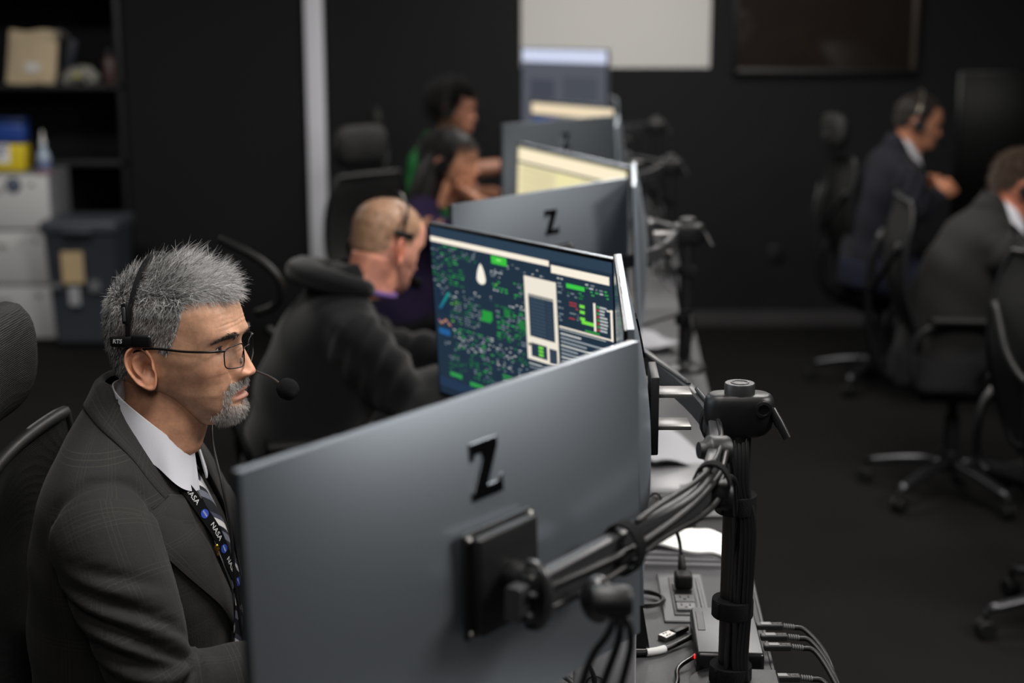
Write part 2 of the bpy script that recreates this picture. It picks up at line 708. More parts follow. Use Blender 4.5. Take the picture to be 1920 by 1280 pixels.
# tub of wipes and spray bottle on the cabinet
wp = thing('wipes_tub', 'yellow and blue tub of cleaning wipes on the white cabinet', 'tub', (-2.7, 8.06, .91))
MB().rbox((0, 0, .075), (.2, .12, .15), .02, 3).build('tub_body', pm('yellow_label', (232, 206, 44), .45), wp, angle=40)
MB().rbox((0, 0, .205), (.2, .12, .11), .02, 3).build('upper_wrap', pm('blue_label', (38, 72, 150), .45), wp, angle=40)
MB().rbox((0, 0, .272), (.205, .125, .03), .01, 3).build('lid', pm('dark_blue_lid', (26, 46, 92), .4), wp, angle=40)
MB().rbox((-.03, -.0605, .1), (.1, .003, .1), .001).build('white_label_panel', WHITE_PAPER, wp)
m_ = MB()
for k in range(3):
    m_.rbox((-.03 - .01 * k, -.0625, .13 - .022 * k), (.08 - .015 * k, .001, .011), 0)
o = m_.build('label_lettering', pm('blue_lettering', (40, 66, 140), .5), wp)
o['kind'] = 'stuff'
sp_ = thing('spray_bottle', 'small clear spray bottle with white nozzle beside the wipes tub', 'bottle', (-2.5, 8.0, .91))
MB().lathe([(0, 0), (.034, 0), (.036, .01), (.036, .075), (.028, .11), (.013, .135), (.012, .15)], 22).build('bottle_body', pm('pale_blue_plastic', (170, 186, 205), .25), sp_, smooth=True)
MB().lathe([(.0365, .02), (.0368, .022), (.0368, .06), (.0365, .062)], 22).build('label_band', pm('blue_red_band', (96, 110, 150), .5), sp_, smooth=True)
m_ = MB().lathe([(.014, .148), (.016, .15), (.016, .165), (.009, .175), (.006, .21), (.003, .222)], 16)
m_.build('nozzle', pm('white_plastic', (228, 228, 226), .4), sp_, angle=40)
MB().lathe([(0, 0), (.04, 0), (.038, .012), (.0, .012)], 20, (0, 0, -.0005)).build('red_base', pm('red_plastic', (150, 60, 54), .5), sp_, angle=40)

# grey rolling bin with papers taped to it
bn = thing('rolling_bin', 'dark grey lidded bin with a tan sheet taped on its front', 'bin', (-2.27, 7.75, 0))
BIN_M = pm('dark_grey_bin', (62, 66, 74), .5, bump=.1, bscale=300)
rings = []
for z, sx, sy in ((.02, .15, .16), (.03, .158, .17), (.6, .185, .2), (.61, .19, .205)):
    rings.append([(x * sx, y * sy + .2, z) for x, y in ((-1, -.9), (-.9, -1), (.9, -1), (1, -.9), (1, .9), (.9, 1), (-.9, 1), (-1, .9))])
MB().loft(rings).build('body', BIN_M, bn, angle=35)
MB().rbox((0, .2, .645), (.4, .43, .07), .02, 3).build('lid', BIN_M, bn, angle=35)
MB().rbox((0, -.03, .63), (.16, .03, .03), .01, 2).build('lid_handle', BIN_M, bn, angle=35)
MB().rbox((-.03, -.005, .44), (.115, .004, .17), .0015, 1, Matrix.Rotation(.05, 4, 'X')).build('tan_sheet', pm('tan_sheet', (196, 172, 132), .8, var=.2, vscale=20), bn)
MB().rbox((-.035, .006, .285), (.06, .004, .1), .0015, 1, Matrix.Rotation(.05, 4, 'X')).build('white_sheet', pm('pale_sheet', (170, 172, 176), .8), bn)
MB().rbox((-.13, .004, .34), (.06, .004, .03), .001, 1, Matrix.Rotation(.05, 4, 'X')).build('tape_label', pm('grey_label', (112, 114, 118), .8), bn)
MB().rbox((.075, .004, .34), (.06, .004, .06), .001, 1, Matrix.Rotation(.05, 4, 'X')).build('tape_label', MATS['grey_label'], bn)
for sx in (-.13, .13):
    for sy in (.07, .33):
        MB().lathe([(0, -.012), (.028, -.012), (.03, -.008), (.03, .008), (.028, .012), (0, .012)], 16, (sx, sy, .03), ((0, 1, 0), (0, 0, 1), (1, 0, 0))).build('caster', RUBBER, bn, angle=40)

# white sheet of paper pinned to the wall, and the dark framed display next to it
ws = thing('wall_sheet', 'large blank white sheet pinned flat on the black wall', 'poster', (.57, WY, 1.45))
G = np.array([[(x, -.006 - .003 * math.sin(3.1 * x + 2 * z) - .002 * math.sin(7 * z), z) for x in np.linspace(-.52, .52, 15)] for z in np.linspace(0, .95, 12)])
m_ = MB().grid(G)
m_.grid(G[:, ::-1] + np.array([0, .0035, 0]))
m_.build('paper', pm('wall_paper_sheet', (205, 203, 200), .8, spec=.2), ws, smooth=True)
fr = thing('framed_display', 'dark glossy framed display hanging to one side of the white sheet', 'display', (1.715, WY, 1.44))
MB().rbox((0, -.02, .4), (.96, .03, .8), .003).build('glass_panel', pm('dark_brown_gloss', (40, 34, 30), .09, spec=.6), fr, angle=30)
FR_M = pm('bronze_frame', (92, 84, 76), .35, metal=.6)
MB().rbox((.49, -.025, .4), (.03, .045, .84), .004).build('frame_side', FR_M, fr, angle=30)
MB().rbox((-.49, -.025, .4), (.03, .045, .84), .004).build('frame_side', pm('black_frame', (22, 21, 21), .4), fr, angle=30)
MB().rbox((0, -.025, -.01), (1.0, .045, .03), .004).build('frame_rail', MATS['black_frame'], fr, angle=30)
MB().rbox((0, -.025, .81), (1.0, .045, .03), .004).build('frame_rail', MATS['black_frame'], fr, angle=30)
bd = thing('wall_screen', 'unlit black screen on the wall beyond the two men in suits', 'screen', (2.95, WY, .62))
MB().rbox((0, -.02, .4), (.94, .04, .8), .006).build('panel', pm('dead_screen', (4, 4, 4), .35, spec=.2), bd, angle=30)
MB().rbox((0, -.012, .4), (.97, .02, .83), .006).build('bezel', BEZEL, bd, angle=30)
so = thing('wall_outlet', 'black power outlet low on the wall beyond the desk row', 'outlet', (1.5, WY, .36))
MB().rbox((0, -.004, .05), (.09, .008, .1), .003).build('cover_plate', BLACK, so, angle=30)
for dz in (.03, .07):
    MB().rbox((0, -.009, dz), (.035, .004, .028), .002).build('socket', BLACK_SAT, so, angle=30)


# ------------------------------------------------------------------ monitors
MW, MH = .613, .363
RNG = random.Random(11)


def dome():
    """back shell of a monitor: thin at the rim, swelling towards the middle"""
    nu, nv = 33, 25
    us = np.sin(np.linspace(-PI / 2, PI / 2, nu)) * .5
    vs = np.sin(np.linspace(-PI / 2, PI / 2, nv)) * .5
    G = np.zeros((nv, nu, 3))
    for i, v in enumerate(vs):
        for j, u in enumerate(us):
            t = .013 + .024 * (1 - abs(2 * u) ** 3.2) * (1 - abs(2 * v) ** 2.0)
            G[i, j] = (u * MW, t, v * MH)
    m = MB()
    m.grid(G)
    rim = [G[0, j] for j in range(nu)] + [G[i, -1] for i in range(1, nv)] + [G[-1, j] for j in range(nu - 2, -1, -1)] + [G[i, 0] for i in range(nv - 2, 0, -1)]
    rim = np.array(rim)
    fr_ = rim.copy()
    fr_[:, 1] = .003
    m.grid(np.array([rim * np.array([1.0, 1, 1.0]), fr_]), cv=True)
    return m


DOME = dome()
Z_SHAPE = [(-.5, .5), (.5, .5), (.5, .36), (.02, -.3), (.5, -.3), (.56, -.2), (.62, -.2), (.62, -.5), (-.5, -.5), (-.5, -.36), (-.02, .3), (-.4, .3), (-.44, .2), (-.5, .2)]


def logo_mb(size):
    """blocky slanted Z with serifs, as a thin prism standing on the back shell"""
    m = MB()
    k = []
    for x, z in Z_SHAPE:
        k.append((-(x * .74 + z * .12) * size, 0, z * size))
    n = len(k)
    a = [(x, .0325, z) for x, y, z in k]
    b = [(x, .0365, z) for x, y, z in k]
    m.add(a + b, [tuple(range(n)), tuple(range(2 * n - 1, n - 1, -1))] + [(i, i + n, (i + 1) % n + n, (i + 1) % n) for i in range(n)])
    return m


def image_mesh(parent, rects, mat, name='display_image'):
    """screen picture: rects (u0, v0, u1, v1, rgb, layer), v down, on the front face"""
    V, F, C = [], [], []
    w, h = MW - .012, MH - .016
    for r in rects:
        if r[0] == 'poly':
            pts, c, l = r[1], r[2], r[3]
        else:
            u0, v0, u1, v1, c, l = r
            pts = [(u0, v0), (u1, v0), (u1, v1), (u0, v1)]
        o = len(V)
        for u, v in pts:
            V.append(((u - .5) * w, -.0006 - .00012 * l, (.5 - v) * h + .002))
            C.append(lin(c))
        F.append(tuple(range(o + len(pts) - 1, o - 1, -1)))
    ob = mk(name, V, F, mat, parent)
    set_col(ob, C)
    return ob


SCREEN_M = attr_mat('lit_screen', rough=.16, spec=.5, emit=1.0)


def monitor(label, c, yaw, back, tilt=0., roll=0., rects=None, group=None, logo=True):
    """yaw: direction of the edge that runs to the right of the picture; back: the shell faces the camera"""
    w = np.array([math.cos(yaw), math.sin(yaw), 0])
    n = np.array([math.sin(yaw), -math.cos(yaw), 0])
    up = np.array([0, 0, 1]) * math.cos(tilt) + n * math.sin(tilt)
    w2 = w * math.cos(roll) + up * math.sin(roll)
    u2 = up * math.cos(roll) - w * math.sin(roll)
    n2 = np.cross(w2, u2)
    if back:
        X, Y, Z = -w2, n2, u2
    else:
        X, Y, Z = w2, -n2, u2
    M = Matrix((X, Y, Z)).transposed().to_4x4()
    M.translation = Vector(c)
    t = thing('monitor', label, 'monitor', (0, 0, 0), 0, group)
    t.matrix_basis = M
    DOME.build('housing', HOUSING, t, angle=50)
    m = MB()
    m.rbox((0, .003, 0), (MW, .007, MH), .0015, 1)
    m.build('bezel', BEZEL, t, angle=30)
    rects = rects or [(0, 0, 1, 1, (20, 24, 30), 1)]
    image_mesh(t, rects, SCREEN_M)
    if logo:
        lo_ = logo_mb(.056)
        v = np.array(lo_.v)
        v[:, 2] += .109
        # seat the letter on the curved shell
        for q in v:
            tt = .013 + .024 * (1 - abs(2 * q[0] / MW) ** 3.2) * (1 - abs(2 * q[2] / MH) ** 2.0)
            q[1] += tt - .0335
        mk('letter_logo', v, lo_.f, LOGO, t)
    return t, np.array(c), n2, X


def screen_main():
    R = random.Random(5)
    o = [(0, 0, 1, 1, (31, 48, 64), 1), (0, 0, 1, .055, (42, 62, 80), 2)]
    cream = (250, 240, 222)
    o += [(.0, .058, .69, .088, cream, 2), (.70, .076, .985, .118, cream, 2)]
    o += [(0, .955, 1, 1, (28, 42, 58), 2), (.0, .90, .69, .955, (34, 54, 80), 2)]
    G1, G2, G3 = (32, 118, 58), (52, 168, 76), (120, 222, 70)
    W1, W2 = (190, 196, 196), (124, 138, 146)

    def lines(u0, v0, u1, v1, n, cols, dens=.75, wmin=.006, wmax=.022, hh=.45):
        dv = (v1 - v0) / n
        for i in range(n):
            u = u0 + R.uniform(0, .008)
            while u < u1:
                w = R.uniform(wmin, wmax)
                if R.random() < dens * .85:
                    o.append((u, v0 + i * dv, min(u + w, u1), v0 + (i + hh) * dv, R.choice(cols), 3))
                u += w + R.uniform(.004, .014)
    # left data window, panel by panel
    lines(.0, .10, .22, .19, 6, [G1, G1, W2, G2], .7)
    lines(.0, .20, .09, .33, 7, [W2, G1], .7)
    lines(.10, .19, .20, .33, 9, [G1, G2, G1], .85, .015, .03)
    lines(.02, .34, .20, .40, 4, [W2, W1], .5)
    lines(.22, .10, .28, .17, 4, [G1, W2], .6)
    lines(.36, .17, .44, .22, 4, [W1, W2], .85)
    lines(.46, .12, .66, .16, 3, [W2, W1], .45)
    o.append((.372, .095, .46, .14, (60, 190, 64), 3))
    o.append((.40, .108, .43, .12, (130, 230, 110), 4))
    lines(.37, .235, .46, .30, 4, [G2, W1, G3], .9, .008, .016)
    lines(.49, .22, .545, .33, 7, [G1, W2, G2], .8)
    lines(.46, .34, .55, .37, 2, [W1], .7)
    lines(.38, .37, .55, .57, 13, [G1, G1, G2, W2], .8, .01, .026)
    o.append((.43, .38, .465, .425, G1, 3))
    o.append((.51, .42, .545, .47, G1, 3))
    o.append((.30, .42, .36, .47, (40, 150, 60), 3))
    o.append((.29, .465, .35, .485, (40, 150, 60), 3))
    lines(.10, .40, .17, .55, 10, [G1, W2, (110, 190, 60)], .8)
    lines(.19, .37, .29, .55, 12, [G1, W2, W2], .75)
    lines(.25, .33, .36, .36, 2, [W1, W2], .6)
    lines(.11, .57, .36, .72, 11, [G1, W2, G2, W1], .75)
    lines(.37, .59, .55, .75, 12, [W1, W2, G1], .7)
    lines(.40, .76, .54, .86, 6, [G1, G1, W1, G2], .8, .02, .06)
    lines(.07, .74, .18, .84, 7, [G1, W2, G1], .8)
    lines(.20, .73, .34, .85, 8, [G1, W2, G1, G2], .75)
    for i in range(7):
        o.append((.075 + .011 * i, .85, .083 + .011 * i, .875, G2, 3))
        o.append((.20 + .012 * i, .87, .209 + .012 * i, .895, G2, 3))
    o.append((.415, .87, .445, .93, G2, 3))
    lines(.38, .86, .41, .92, 4, [W2], .8)
    o.append((.02, .36, .095, .51, (26, 44, 66), 3))
    for i in range(14):
        o.append((.03 + .0045 * i, .47 - .0075 * i, .045 + .0045 * i, .482 - .0075 * i, (30, 104 + 3 * i, 132), 4))
    for i in range(9):
        o.append((.02 + .009 * i, .55 + .012 * math.sin(i), .03 + .009 * i, .562 + .012 * math.sin(i), (190, 160, 70) if i % 2 else (170, 90, 140), 4))
    o.append((.02, .60, .09, .635, (34, 92, 150), 3))
    lines(.02, .66, .10, .70, 3, [W1, W2], .7)
    lines(.27, .82, .37, .87, 3, [(70, 90, 110)], .7)
    # capsule silhouette
    cap = [(.306, .155), (.318, .175), (.326, .20), (.332, .232), (.333, .25), (.326, .266), (.313, .274), (.300, .274), (.287, .266), (.280, .25), (.281, .232), (.287, .20), (.295, .175)]
    o.append(('poly', cap, (248, 242, 228), 4))
    # pale pop-up window
    o.append((.553, .165, .722, .62, (238, 230, 214), 4))
    o.append((.572, .27, .705, .49, (40, 56, 72), 5))
    for i in range(11):
        o.append((.575, .275 + .019 * i, .66, .284 + .019 * i, (58, 76, 92), 6))
        o.append((.668, .275 + .019 * i, .70, .284 + .019 * i, (50, 66, 84), 6))
    o.append((.572, .258, .705, .268, (120, 124, 120), 5))
    o.append((.575, .525, .66, .60, (38, 56, 72), 5))
    for i in range(3):
        o.append((.615, .535 + .02 * i, .64, .548 + .02 * i, G3, 6))
    o.append((.56, .53, .585, .545, (90, 90, 88), 6))
    o.append((.672, .53, .712, .61, (50, 64, 80), 5))
    lines(.556, .64, .715, .74, 5, [W2, W1, W2], .9, .03, .12, .35)
    # right-hand window
    lines(.725, .135, .80, .15, 1, [W1], .9)
    o.append((.775, .155, .865, .178, (60, 200, 70), 3))
    lines(.80, .19, .85, .20, 1, [G2], 1)
    lines(.725, .16, .755, .37, 13, [W2], .75, .012, .025)
    lines(.87, .135, .98, .20, 4, [W1, G2, W2], .7)
    lines(.775, .20, .86, .23, 2, [W2, G1], .8)
    lines(.78, .235, .83, .36, 9, [W2, (170, 60, 60)], .9, .02, .04)
    for v in (.25, .28, .315):
        o.append((.838, v, .862, v + .016, G3, 4))
    o.append((.845, .33, .905, .348, G3, 4))
    o.append((.905, .225, .915, .37, cream, 4))
    o.append((.985, .24, .995, .40, cream, 4))
    o.append((.968, .245, .996, .252, cream, 4))
    for i in range(8):
        o.append((.922, .235 + .017 * i, .93, .246 + .017 * i, (190, 60, 60) if i % 2 else (60, 170, 70), 4))
        o.append((.934, .236 + .017 * i, .934 + R.uniform(.02, .04), .245 + .017 * i, W1, 4))
    o.append((.86, .375, .93, .385, (40, 150, 60), 3))
    o.append((.73, .39, .985, .398, cream, 4))
    o.append((.73, .405, .96, .409, W1, 4))
    for i in range(14):
        w = R.uniform(.08, .23)
        o.append((.735, .425 + .021 * i, .735 + w, .434 + .021 * i, (150, 160, 166) if i % 3 else (196, 200, 198), 4))
    o.append((.985, .42, .995, .55, cream, 4))
    o.append((.735, .60, .84, .68, cream, 5))
    return o


def screen_pale():
    o = [(0, 0, 1, 1, (236, 224, 180), 1), (0, 0, 1, .02, (60, 66, 70), 2), (.02, .03, .985, .14, (255, 240, 208), 3), (0, .14, 1, .16, (62, 70, 72), 3)]
    o += [(.04, .17, .38, .8, (228, 216, 172), 3), (.38, .17, .62, .8, (240, 230, 176), 3), (.62, .17, .98, .8, (226, 214, 168), 3)]
    for i in range(16):
        o.append((.08 + .05 * (i % 3), .2 + .03 * i, .34, .205 + .03 * i, (196, 186, 150), 4))
    return o


def screen_strip():
    o = [(0, 0, 1, 1, (70, 74, 84), 1), (.0, .02, 1, .15, (240, 220, 186), 2), (.03, .2, .2, .4, (34, 78, 140), 2), (.22, .2, .4, .38, (98, 70, 200), 2), (.42, .22, .6, .3, (70, 84, 60), 2), (.62, .2, .95, .5, (54, 60, 70), 2)]
    return o


def screen_far():
    o = [(0, 0, 1, 1, (84, 87, 96), 1), (0, .0, 1, .17, (208, 216, 240), 2), (.1, .4, .4, .9, (66, 70, 80), 2), (.5, .35, .9, .9, (72, 76, 84), 2)]
    return o


dg = math.radians
GR = 'grey monitors on curved arms along the desk row'
MON = {}
MON['m1'] = monitor('large grey monitor back with glossy letter, nearest the camera', (-.048, 1.472, 1.148), dg(51.8), True, dg(-.9), dg(1.0), group=GR)
MON['c1'] = monitor('monitor seen edge on between the nearest grey back and the lit data screen', (.1615, 2.115, 1.146), dg(-92.6), False, dg(3), 0, rects=[(0, 0, 1, 1, (30, 46, 62), 1)], group=GR)
MON['l1'] = monitor('monitor with lit navy screen full of green telemetry text', (.011, 2.75, 1.124), dg(-56.1), False, dg(3.4), dg(.4), rects=screen_main(), group=GR)
MON['m2'] = monitor('grey monitor back with black letter directly behind the telemetry screen', (.072, 3.515, 1.13), dg(46.6), True, 0, dg(1.4), group=GR)
MON['c2'] = monitor('narrow edge of the second station monitor beside the grey lettered back', (.316, 3.86, 1.135), dg(-94.5), False, dg(3), 0, group=GR)
MON['l2'] = monitor('monitor with glowing cream coloured window beyond the second grey back', (.167, 4.446, 1.135), dg(-59.9), False, 0, dg(-2.5), rects=screen_pale(), group=GR)
MON['m3'] = monitor('grey monitor back beside the woman in the dark purple top', (.16, 5.166, 1.19), dg(49.6), True, 0, 0, group=GR)
MON['l3'] = monitor('monitor with only its cream top bar and purple icons showing', (.245, 6.25, 1.19), dg(-58), False, 0, 0, rects=screen_strip(), group=GR)
MON['m4'] = monitor('farthest monitor, raised high in front of the white wall sheet', (.239, 7.085, 1.395), dg(-51), False, 0, 0, rects=screen_far(), group=GR, logo=False)


# ------------------------------------------------------------------ desks
DESK_M = pm('dark_grey_laminate', (66, 66, 68), .5, spec=.4, bump=.25, bscale=900, var=.08, vscale=60)
EDGE_M = pm('desk_edge', (52, 52, 54), .45)
LEG_M = pm('black_powder_coat', (22, 22, 23), .5)
DZ = .735
ROW = -math.atan(.072)


def desk(label, cx, cy, ln):
    t = thing('desk', label, 'desk', (cx, cy, 0), ROW, 'desks joined in one row')
    MB().rbox((0, 0, DZ - .0125), (.745, ln - .004, .025), .002).build('desktop', DESK_M, t, angle=30)
    MB().rbox((.375, 0, DZ - .0125), (.005, ln - .006, .026), .001).build('back_edge_band', EDGE_M, t)
    MB().rbox((.30, 0, DZ - .22), (.02, ln - .2, .36), .003).build('modesty_panel', LEG_M, t, angle=30)
    for sy in (-1, 1):
        MB().rbox((0, sy * (ln / 2 - .09), DZ / 2 - .01), (.06, .08, DZ - .05), .006).build('leg', LEG_M, t, angle=30)
        MB().rbox((0, sy * (ln / 2 - .09), .015), (.66, .07, .03), .008).build('foot', LEG_M, t, angle=30)
    return t


desk('dark desk under the nearest monitors with docks and white papers', .0175, 2.06, 2.0)
desk('dark desk in front of the man in the black hoodie', .1615, 4.06, 2.0)
desk('dark desk beside the woman with long dark hair', .3055, 6.06, 2.0)
desk('short dark desk at the far end of the row', .415, 7.62, 1.1)


# ------------------------------------------------------------------ monitor stands
STAND_M = pm('stand_black', (17, 17, 18), .42, spec=.45, bump=.08, bscale=1200)
ARM_M = pm('arm_grey_black', (58, 58, 60), .4, spec=.5, metal=.3)
CABLE_M = pm('cable_black', (20, 20, 21), .42, spec=.5)


def stand(label, base, mounts, detail=True, zb=1.128, zt=None):
    """pole on the desk, curved crossbar, one plate behind each monitor"""
    px, py = base
    t = thing('monitor_stand', label, 'stand', (px, py, DZ), 0, 'curved multi monitor stands')
    B = lambda m, n, mt, p=t, **k: m.build(n, mt, p, wc=True, **k)
    zt = zt or zb + .03
    # pole, foot, cap
    B(MB().lathe([(.0, DZ), (.06, DZ), (.06, DZ + .012), (.03, DZ + .018), (.021, DZ + .03)], 28, (px, py, 0)), 'foot', STAND_M, angle=40)
    B(MB().lathe([(.0185, DZ + .01), (.0185, zt - .03), (.0, zt - .03)], 28, (px, py, 0)), 'pole', STAND_M, angle=40)
    # clamp head: stadium-shaped block with a stub and cap on top
    m = MB()
    ring = []
    for a in np.linspace(-PI / 2, PI / 2, 13):
        ring.append((.026 + .024 * math.cos(a), .026 * math.sin(a)))
    for a in np.linspace(PI / 2, 1.5 * PI, 13):
        ring.append((-.028 + .022 * math.cos(a), .024 * math.sin(a)))
    R = []
    for z, s in ((-.042, .62), (-.038, .80), (-.03, .93), (-.016, 1), (.004, 1), (.012, .965), (.017, .90), (.019, .82)):
        R.append([(px + x * s, py + y * s, zt - .018 + z) for x, y in ring])
    cl = B(m.loft(R), 'clamp_head', STAND_M, angle=50)
    B(MB().lathe([(.0215, zt - .004), (.0215, zt + .014), (.0205, zt + .0165), (.0, zt + .0165)], 30, (px, py, 0)), 'pole_cap', pm('cap_grey', (40, 40, 41), .4), angle=40)
    # cast ring on the cap
    B(MB().tube([(px + .012 * math.cos(a), py + .012 * math.sin(a), zt + .017) for a in np.linspace(0, 2 * PI, 24, endpoint=False)], .0012, 6, closed=True), 'cap_emblem', pm('cap_grey2', (92, 92, 94), .35), smooth=True)
    ax_l = nrm((.42, -.2, -.8))
    B(MB().tube([np.array((px + .044, py - .014, zt - .018)), np.array((px + .044, py - .014, zt - .018)) + ax_l * .02, np.array((px + .044, py - .014, zt - .018)) + ax_l * .046], [.006, .0072, .0066], 12), 'lever', BLACK_SAT, angle=40)
    B(MB().lathe([(.012, 0), (.012, .004), (.008, .005), (.007, .002), (0, .002)], 20, (px + .03, py - .0255, zt - .016), ((1, 0, 0), (0, 0, 1), (0, -1, 0))), 'screw_boss', BLACK_SAT, angle=40)
    # crossbar
    m1, mc, ml = mounts
    q1 = m1[0] + m1[1] * .085
    ql = ml[0] + ml[1] * .085 if ml is not None else None
    hub = np.array((px - .034, py + .03, zb))
    q1 = np.array((q1[0], q1[1], zb))
    mid1 = np.array((.32 * q1[0] + .68 * hub[0] + .018, .5 * q1[1] + .5 * hub[1], zb))
    pts = [q1 - nrm(mid1 - q1) * .035, q1, .5 * (q1 + mid1) + np.array((.014, 0, 0)), mid1 + np.array((.012, 0, 0)), hub]
    if ql is not None:
        ql = np.array((ql[0], ql[1], zb))
        mid2 = np.array((.3 * ql[0] + .7 * hub[0] + .01, .5 * ql[1] + .5 * hub[1], zb))
        pts += [mid2, .45 * mid2 + .55 * ql + np.array((.02, 0, 0)), ql]
    path = spline(pts, 50)
    B(MB().bar(path, .018, .036), 'crossbar', ARM_M, angle=40)
    B(MB().obox(hub + np.array((.012, .0, 0)), ((1, 0, 0), (0, 1, 0), (0, 0, 1)), (.034, .05, .05), .008, 3), 'hub_block', ARM_M, angle=45)
    # plates and posts
    for k, mt_ in enumerate((m1, ml)):
        if mt_ is None:
            continue
        c, n, x = mt_[:3]
        c = c + n * .0375
        B(MB().obox(c + n * .006, (x, np.cross(n, x) * -1, n), (.112, .112, .006), .002), 'mount_plate', BLACK, angle=30)
        pl = B(MB().obox(c + n * .016, (x, np.cross(n, x) * -1, n), (.094, .104, .014), .004), 'mount_box', BLACK, angle=30)
        m = MB()
        for sx in (-1, 1):
            for sz in (-1, 1):
                up_ = np.cross(x, n) * -1
                pp = c + x * sx * .05 + up_ * sz * .05 + n * .009
                m = MB()
                m.lathe([(0, .003), (.0038, .003), (.0042, 0)][::-1], 12, pp, (x, up_, n))
                m.build('screw', STEEL, pl, smooth=True, wc=False)
                col.objects  # keep
        # screws were built in world space under a part whose matrix equals the stand's
        inv = np.array(tm(t).inverted())
        for s_ in pl.children:
            V = np.empty(len(s_.data.vertices) * 3)
            s_.data.vertices.foreach_get('co', V)
            V = V.reshape(-1, 3) @ inv[:3, :3].T + inv[:3, 3]
            s_.data.vertices.foreach_set('co', V.ravel())
        end = np.array((c + n * .085))
        end[2] = zb
        B(MB().tube(np.linspace(c + n * .02, c + n * .045, 4), .017, 18), 'swivel_post', BLACK_SAT, angle=40)
        jp = c + n * .05
        B(MB().lathe([(0, -.026), (.014, -.026), (.017, -.022), (.017, .022), (.014, .026), (0, .026)], 22, (jp[0], jp[1], zb)), 'swivel_joint', BLACK_SAT, angle=40)
        up_ = np.array((0, 0, 1.))
        arc = [jp * (1, 1, 0) + np.array((0, 0, zb)) + n * .021 * math.cos(a) + up_ * .034 * math.sin(a) for a in np.linspace(-PI * .6, PI * .6, 16)]
        B(MB().tube(arc, .005, 10), 'yoke', pm('yoke_grey', (70, 70, 71), .25, metal=.5), smooth=True)
    c, n, x = mc[:3]
    c = c + n * .0375
    B(MB().obox(c + n * .007, (x, (0, 0, 1), n), (.104, .115, .012), .002), 'mount_plate', BLACK, angle=30)
    for dz in (.024, -.024):
        cc = c + n * .04 + np.array((0, 0, dz))
        B(MB().obox((c[0] + .036, c[1], c[2] + dz), (nrm((hub[0] - cc[0], 0, 0)), (0, 1, 0), (0, 0, 1)), (.05, .05, .006), .001), 'bracket', pm('bracket_grey', (110, 108, 106), .35, metal=.6), angle=30)
    if not detail:
        for k in range(3):
            j = int(8 + 14 * k)
            p = path[j] + np.array((.014, -.01, -.03))
            B(MB().tube(spline([path[j] + np.array((0, 0, -.02)), path[j] + np.array((.03, 0, -.06)), path[j] + np.array((.05, .02, -.16)), (px + .01, py - .025, .9), (px, py - .024, .76)], 24), .004, 6), 'cable', CABLE_M, smooth=True)
        for z in (1.02, .88):
            B(MB().lathe([(.026, z - .012), (.029, z - .011), (.029, z + .011), (.026, z + .012)], 20, (px, py - .004, 0)), 'cable_strap', VELCRO, angle=40)
        return t, path
    return t, path


def side(n_):
    return n_


M1, C1, L1 = MON['m1'], MON['c1'], MON['l1']
pole1 = (.321, 2.045)
# for screens that face the camera the shell side is the far side
st1, bar1 = stand('black pole with curved monitor arm, cap and lever, nearest the camera', pole1,
                  ((M1[1], M1[2], M1[3]), (C1[1], -C1[2], C1[3]), (L1[1], -L1[2], L1[3])), True, 1.135, 1.186)
M2, C2, L2 = MON['m2'], MON['c2'], MON['l2']
stand('blurred pole and curved arm behind the second station monitors', (.487, 4.12),
      ((M2[1], M2[2], M2[3]), (C2[1], -C2[2], C2[3]), (L2[1], -L2[2], L2[3])), False, 1.12)
M3, L3 = MON['m3'], MON['l3']
cc3 = np.array((.40, 5.72, 1.15))
MON['c3'] = monitor('narrow monitor edge beyond the cream coloured window', cc3, dg(-94.5), False, dg(3), 0, group=GR)
stand('blurred pole and arm beside the long haired woman', (.61, 5.78),
      ((M3[1], M3[2], M3[3]), (cc3, -MON['c3'][2], MON['c3'][3]), (L3[1], -L3[2], L3[3])), False, 1.15)
M4 = MON['m4']
cc4 = np.array((.47, 7.25, 1.17))
MON['c4'] = monitor('dark monitor turned away at the far end of the row', cc4, dg(-88), False, dg(3), 0, group=GR)
stand('farthest blurred pole and arm under the white wall sheet', (.70, 7.3),
      ((M4[1], -M4[2], M4[3]), (cc4, -MON['c4'][2], MON['c4'][3]), None), False, 1.2)


# station 1: cables strapped to the crossbar and pole, knobs, straps
def part(t, m, n, mt, **k):
    return m.build(n, mt, t, wc=True, **k)


T_, A_, B_ = frames(bar1, (0, 0, 1))
sgn = 1 if (B_[len(B_) // 3][0] > 0) else -1
for k, (off, dz, i0, i1, r, ph) in enumerate(((.013, .004, 5, 26, .0042, .0), (.014, -.014, 2, 26, .0042, 1.2), (.003, .022, 14, 31, .0036, .7), (-.004, .022, 31, 49, .0036, 4.))):
    P = [bar1[i] + sgn * B_[i] * (off + .004 * math.sin(i * .55 + ph)) + np.array((0, 0, dz + .004 * math.sin(i * .4 + ph))) for i in range(i0, i1)]
    if k < 2:
        P += [np.array((pole1[0] - .004 + .009 * (k - 1), pole1[1] - .03, 1.06 - .01 * k)), np.array((pole1[0] + .008 * (k - 1) + .004, pole1[1] - .0255, 1.0)), np.array((pole1[0] + .012 * (k - 1), pole1[1] - .0245, .9)), np.array((pole1[0] + .010 * (k - 1), pole1[1] - .0245, .77))]
    part(st1, MB().tube(spline(P[::2] + [P[-1]], 60), r, 8), 'cable', CABLE_M, smooth=True)
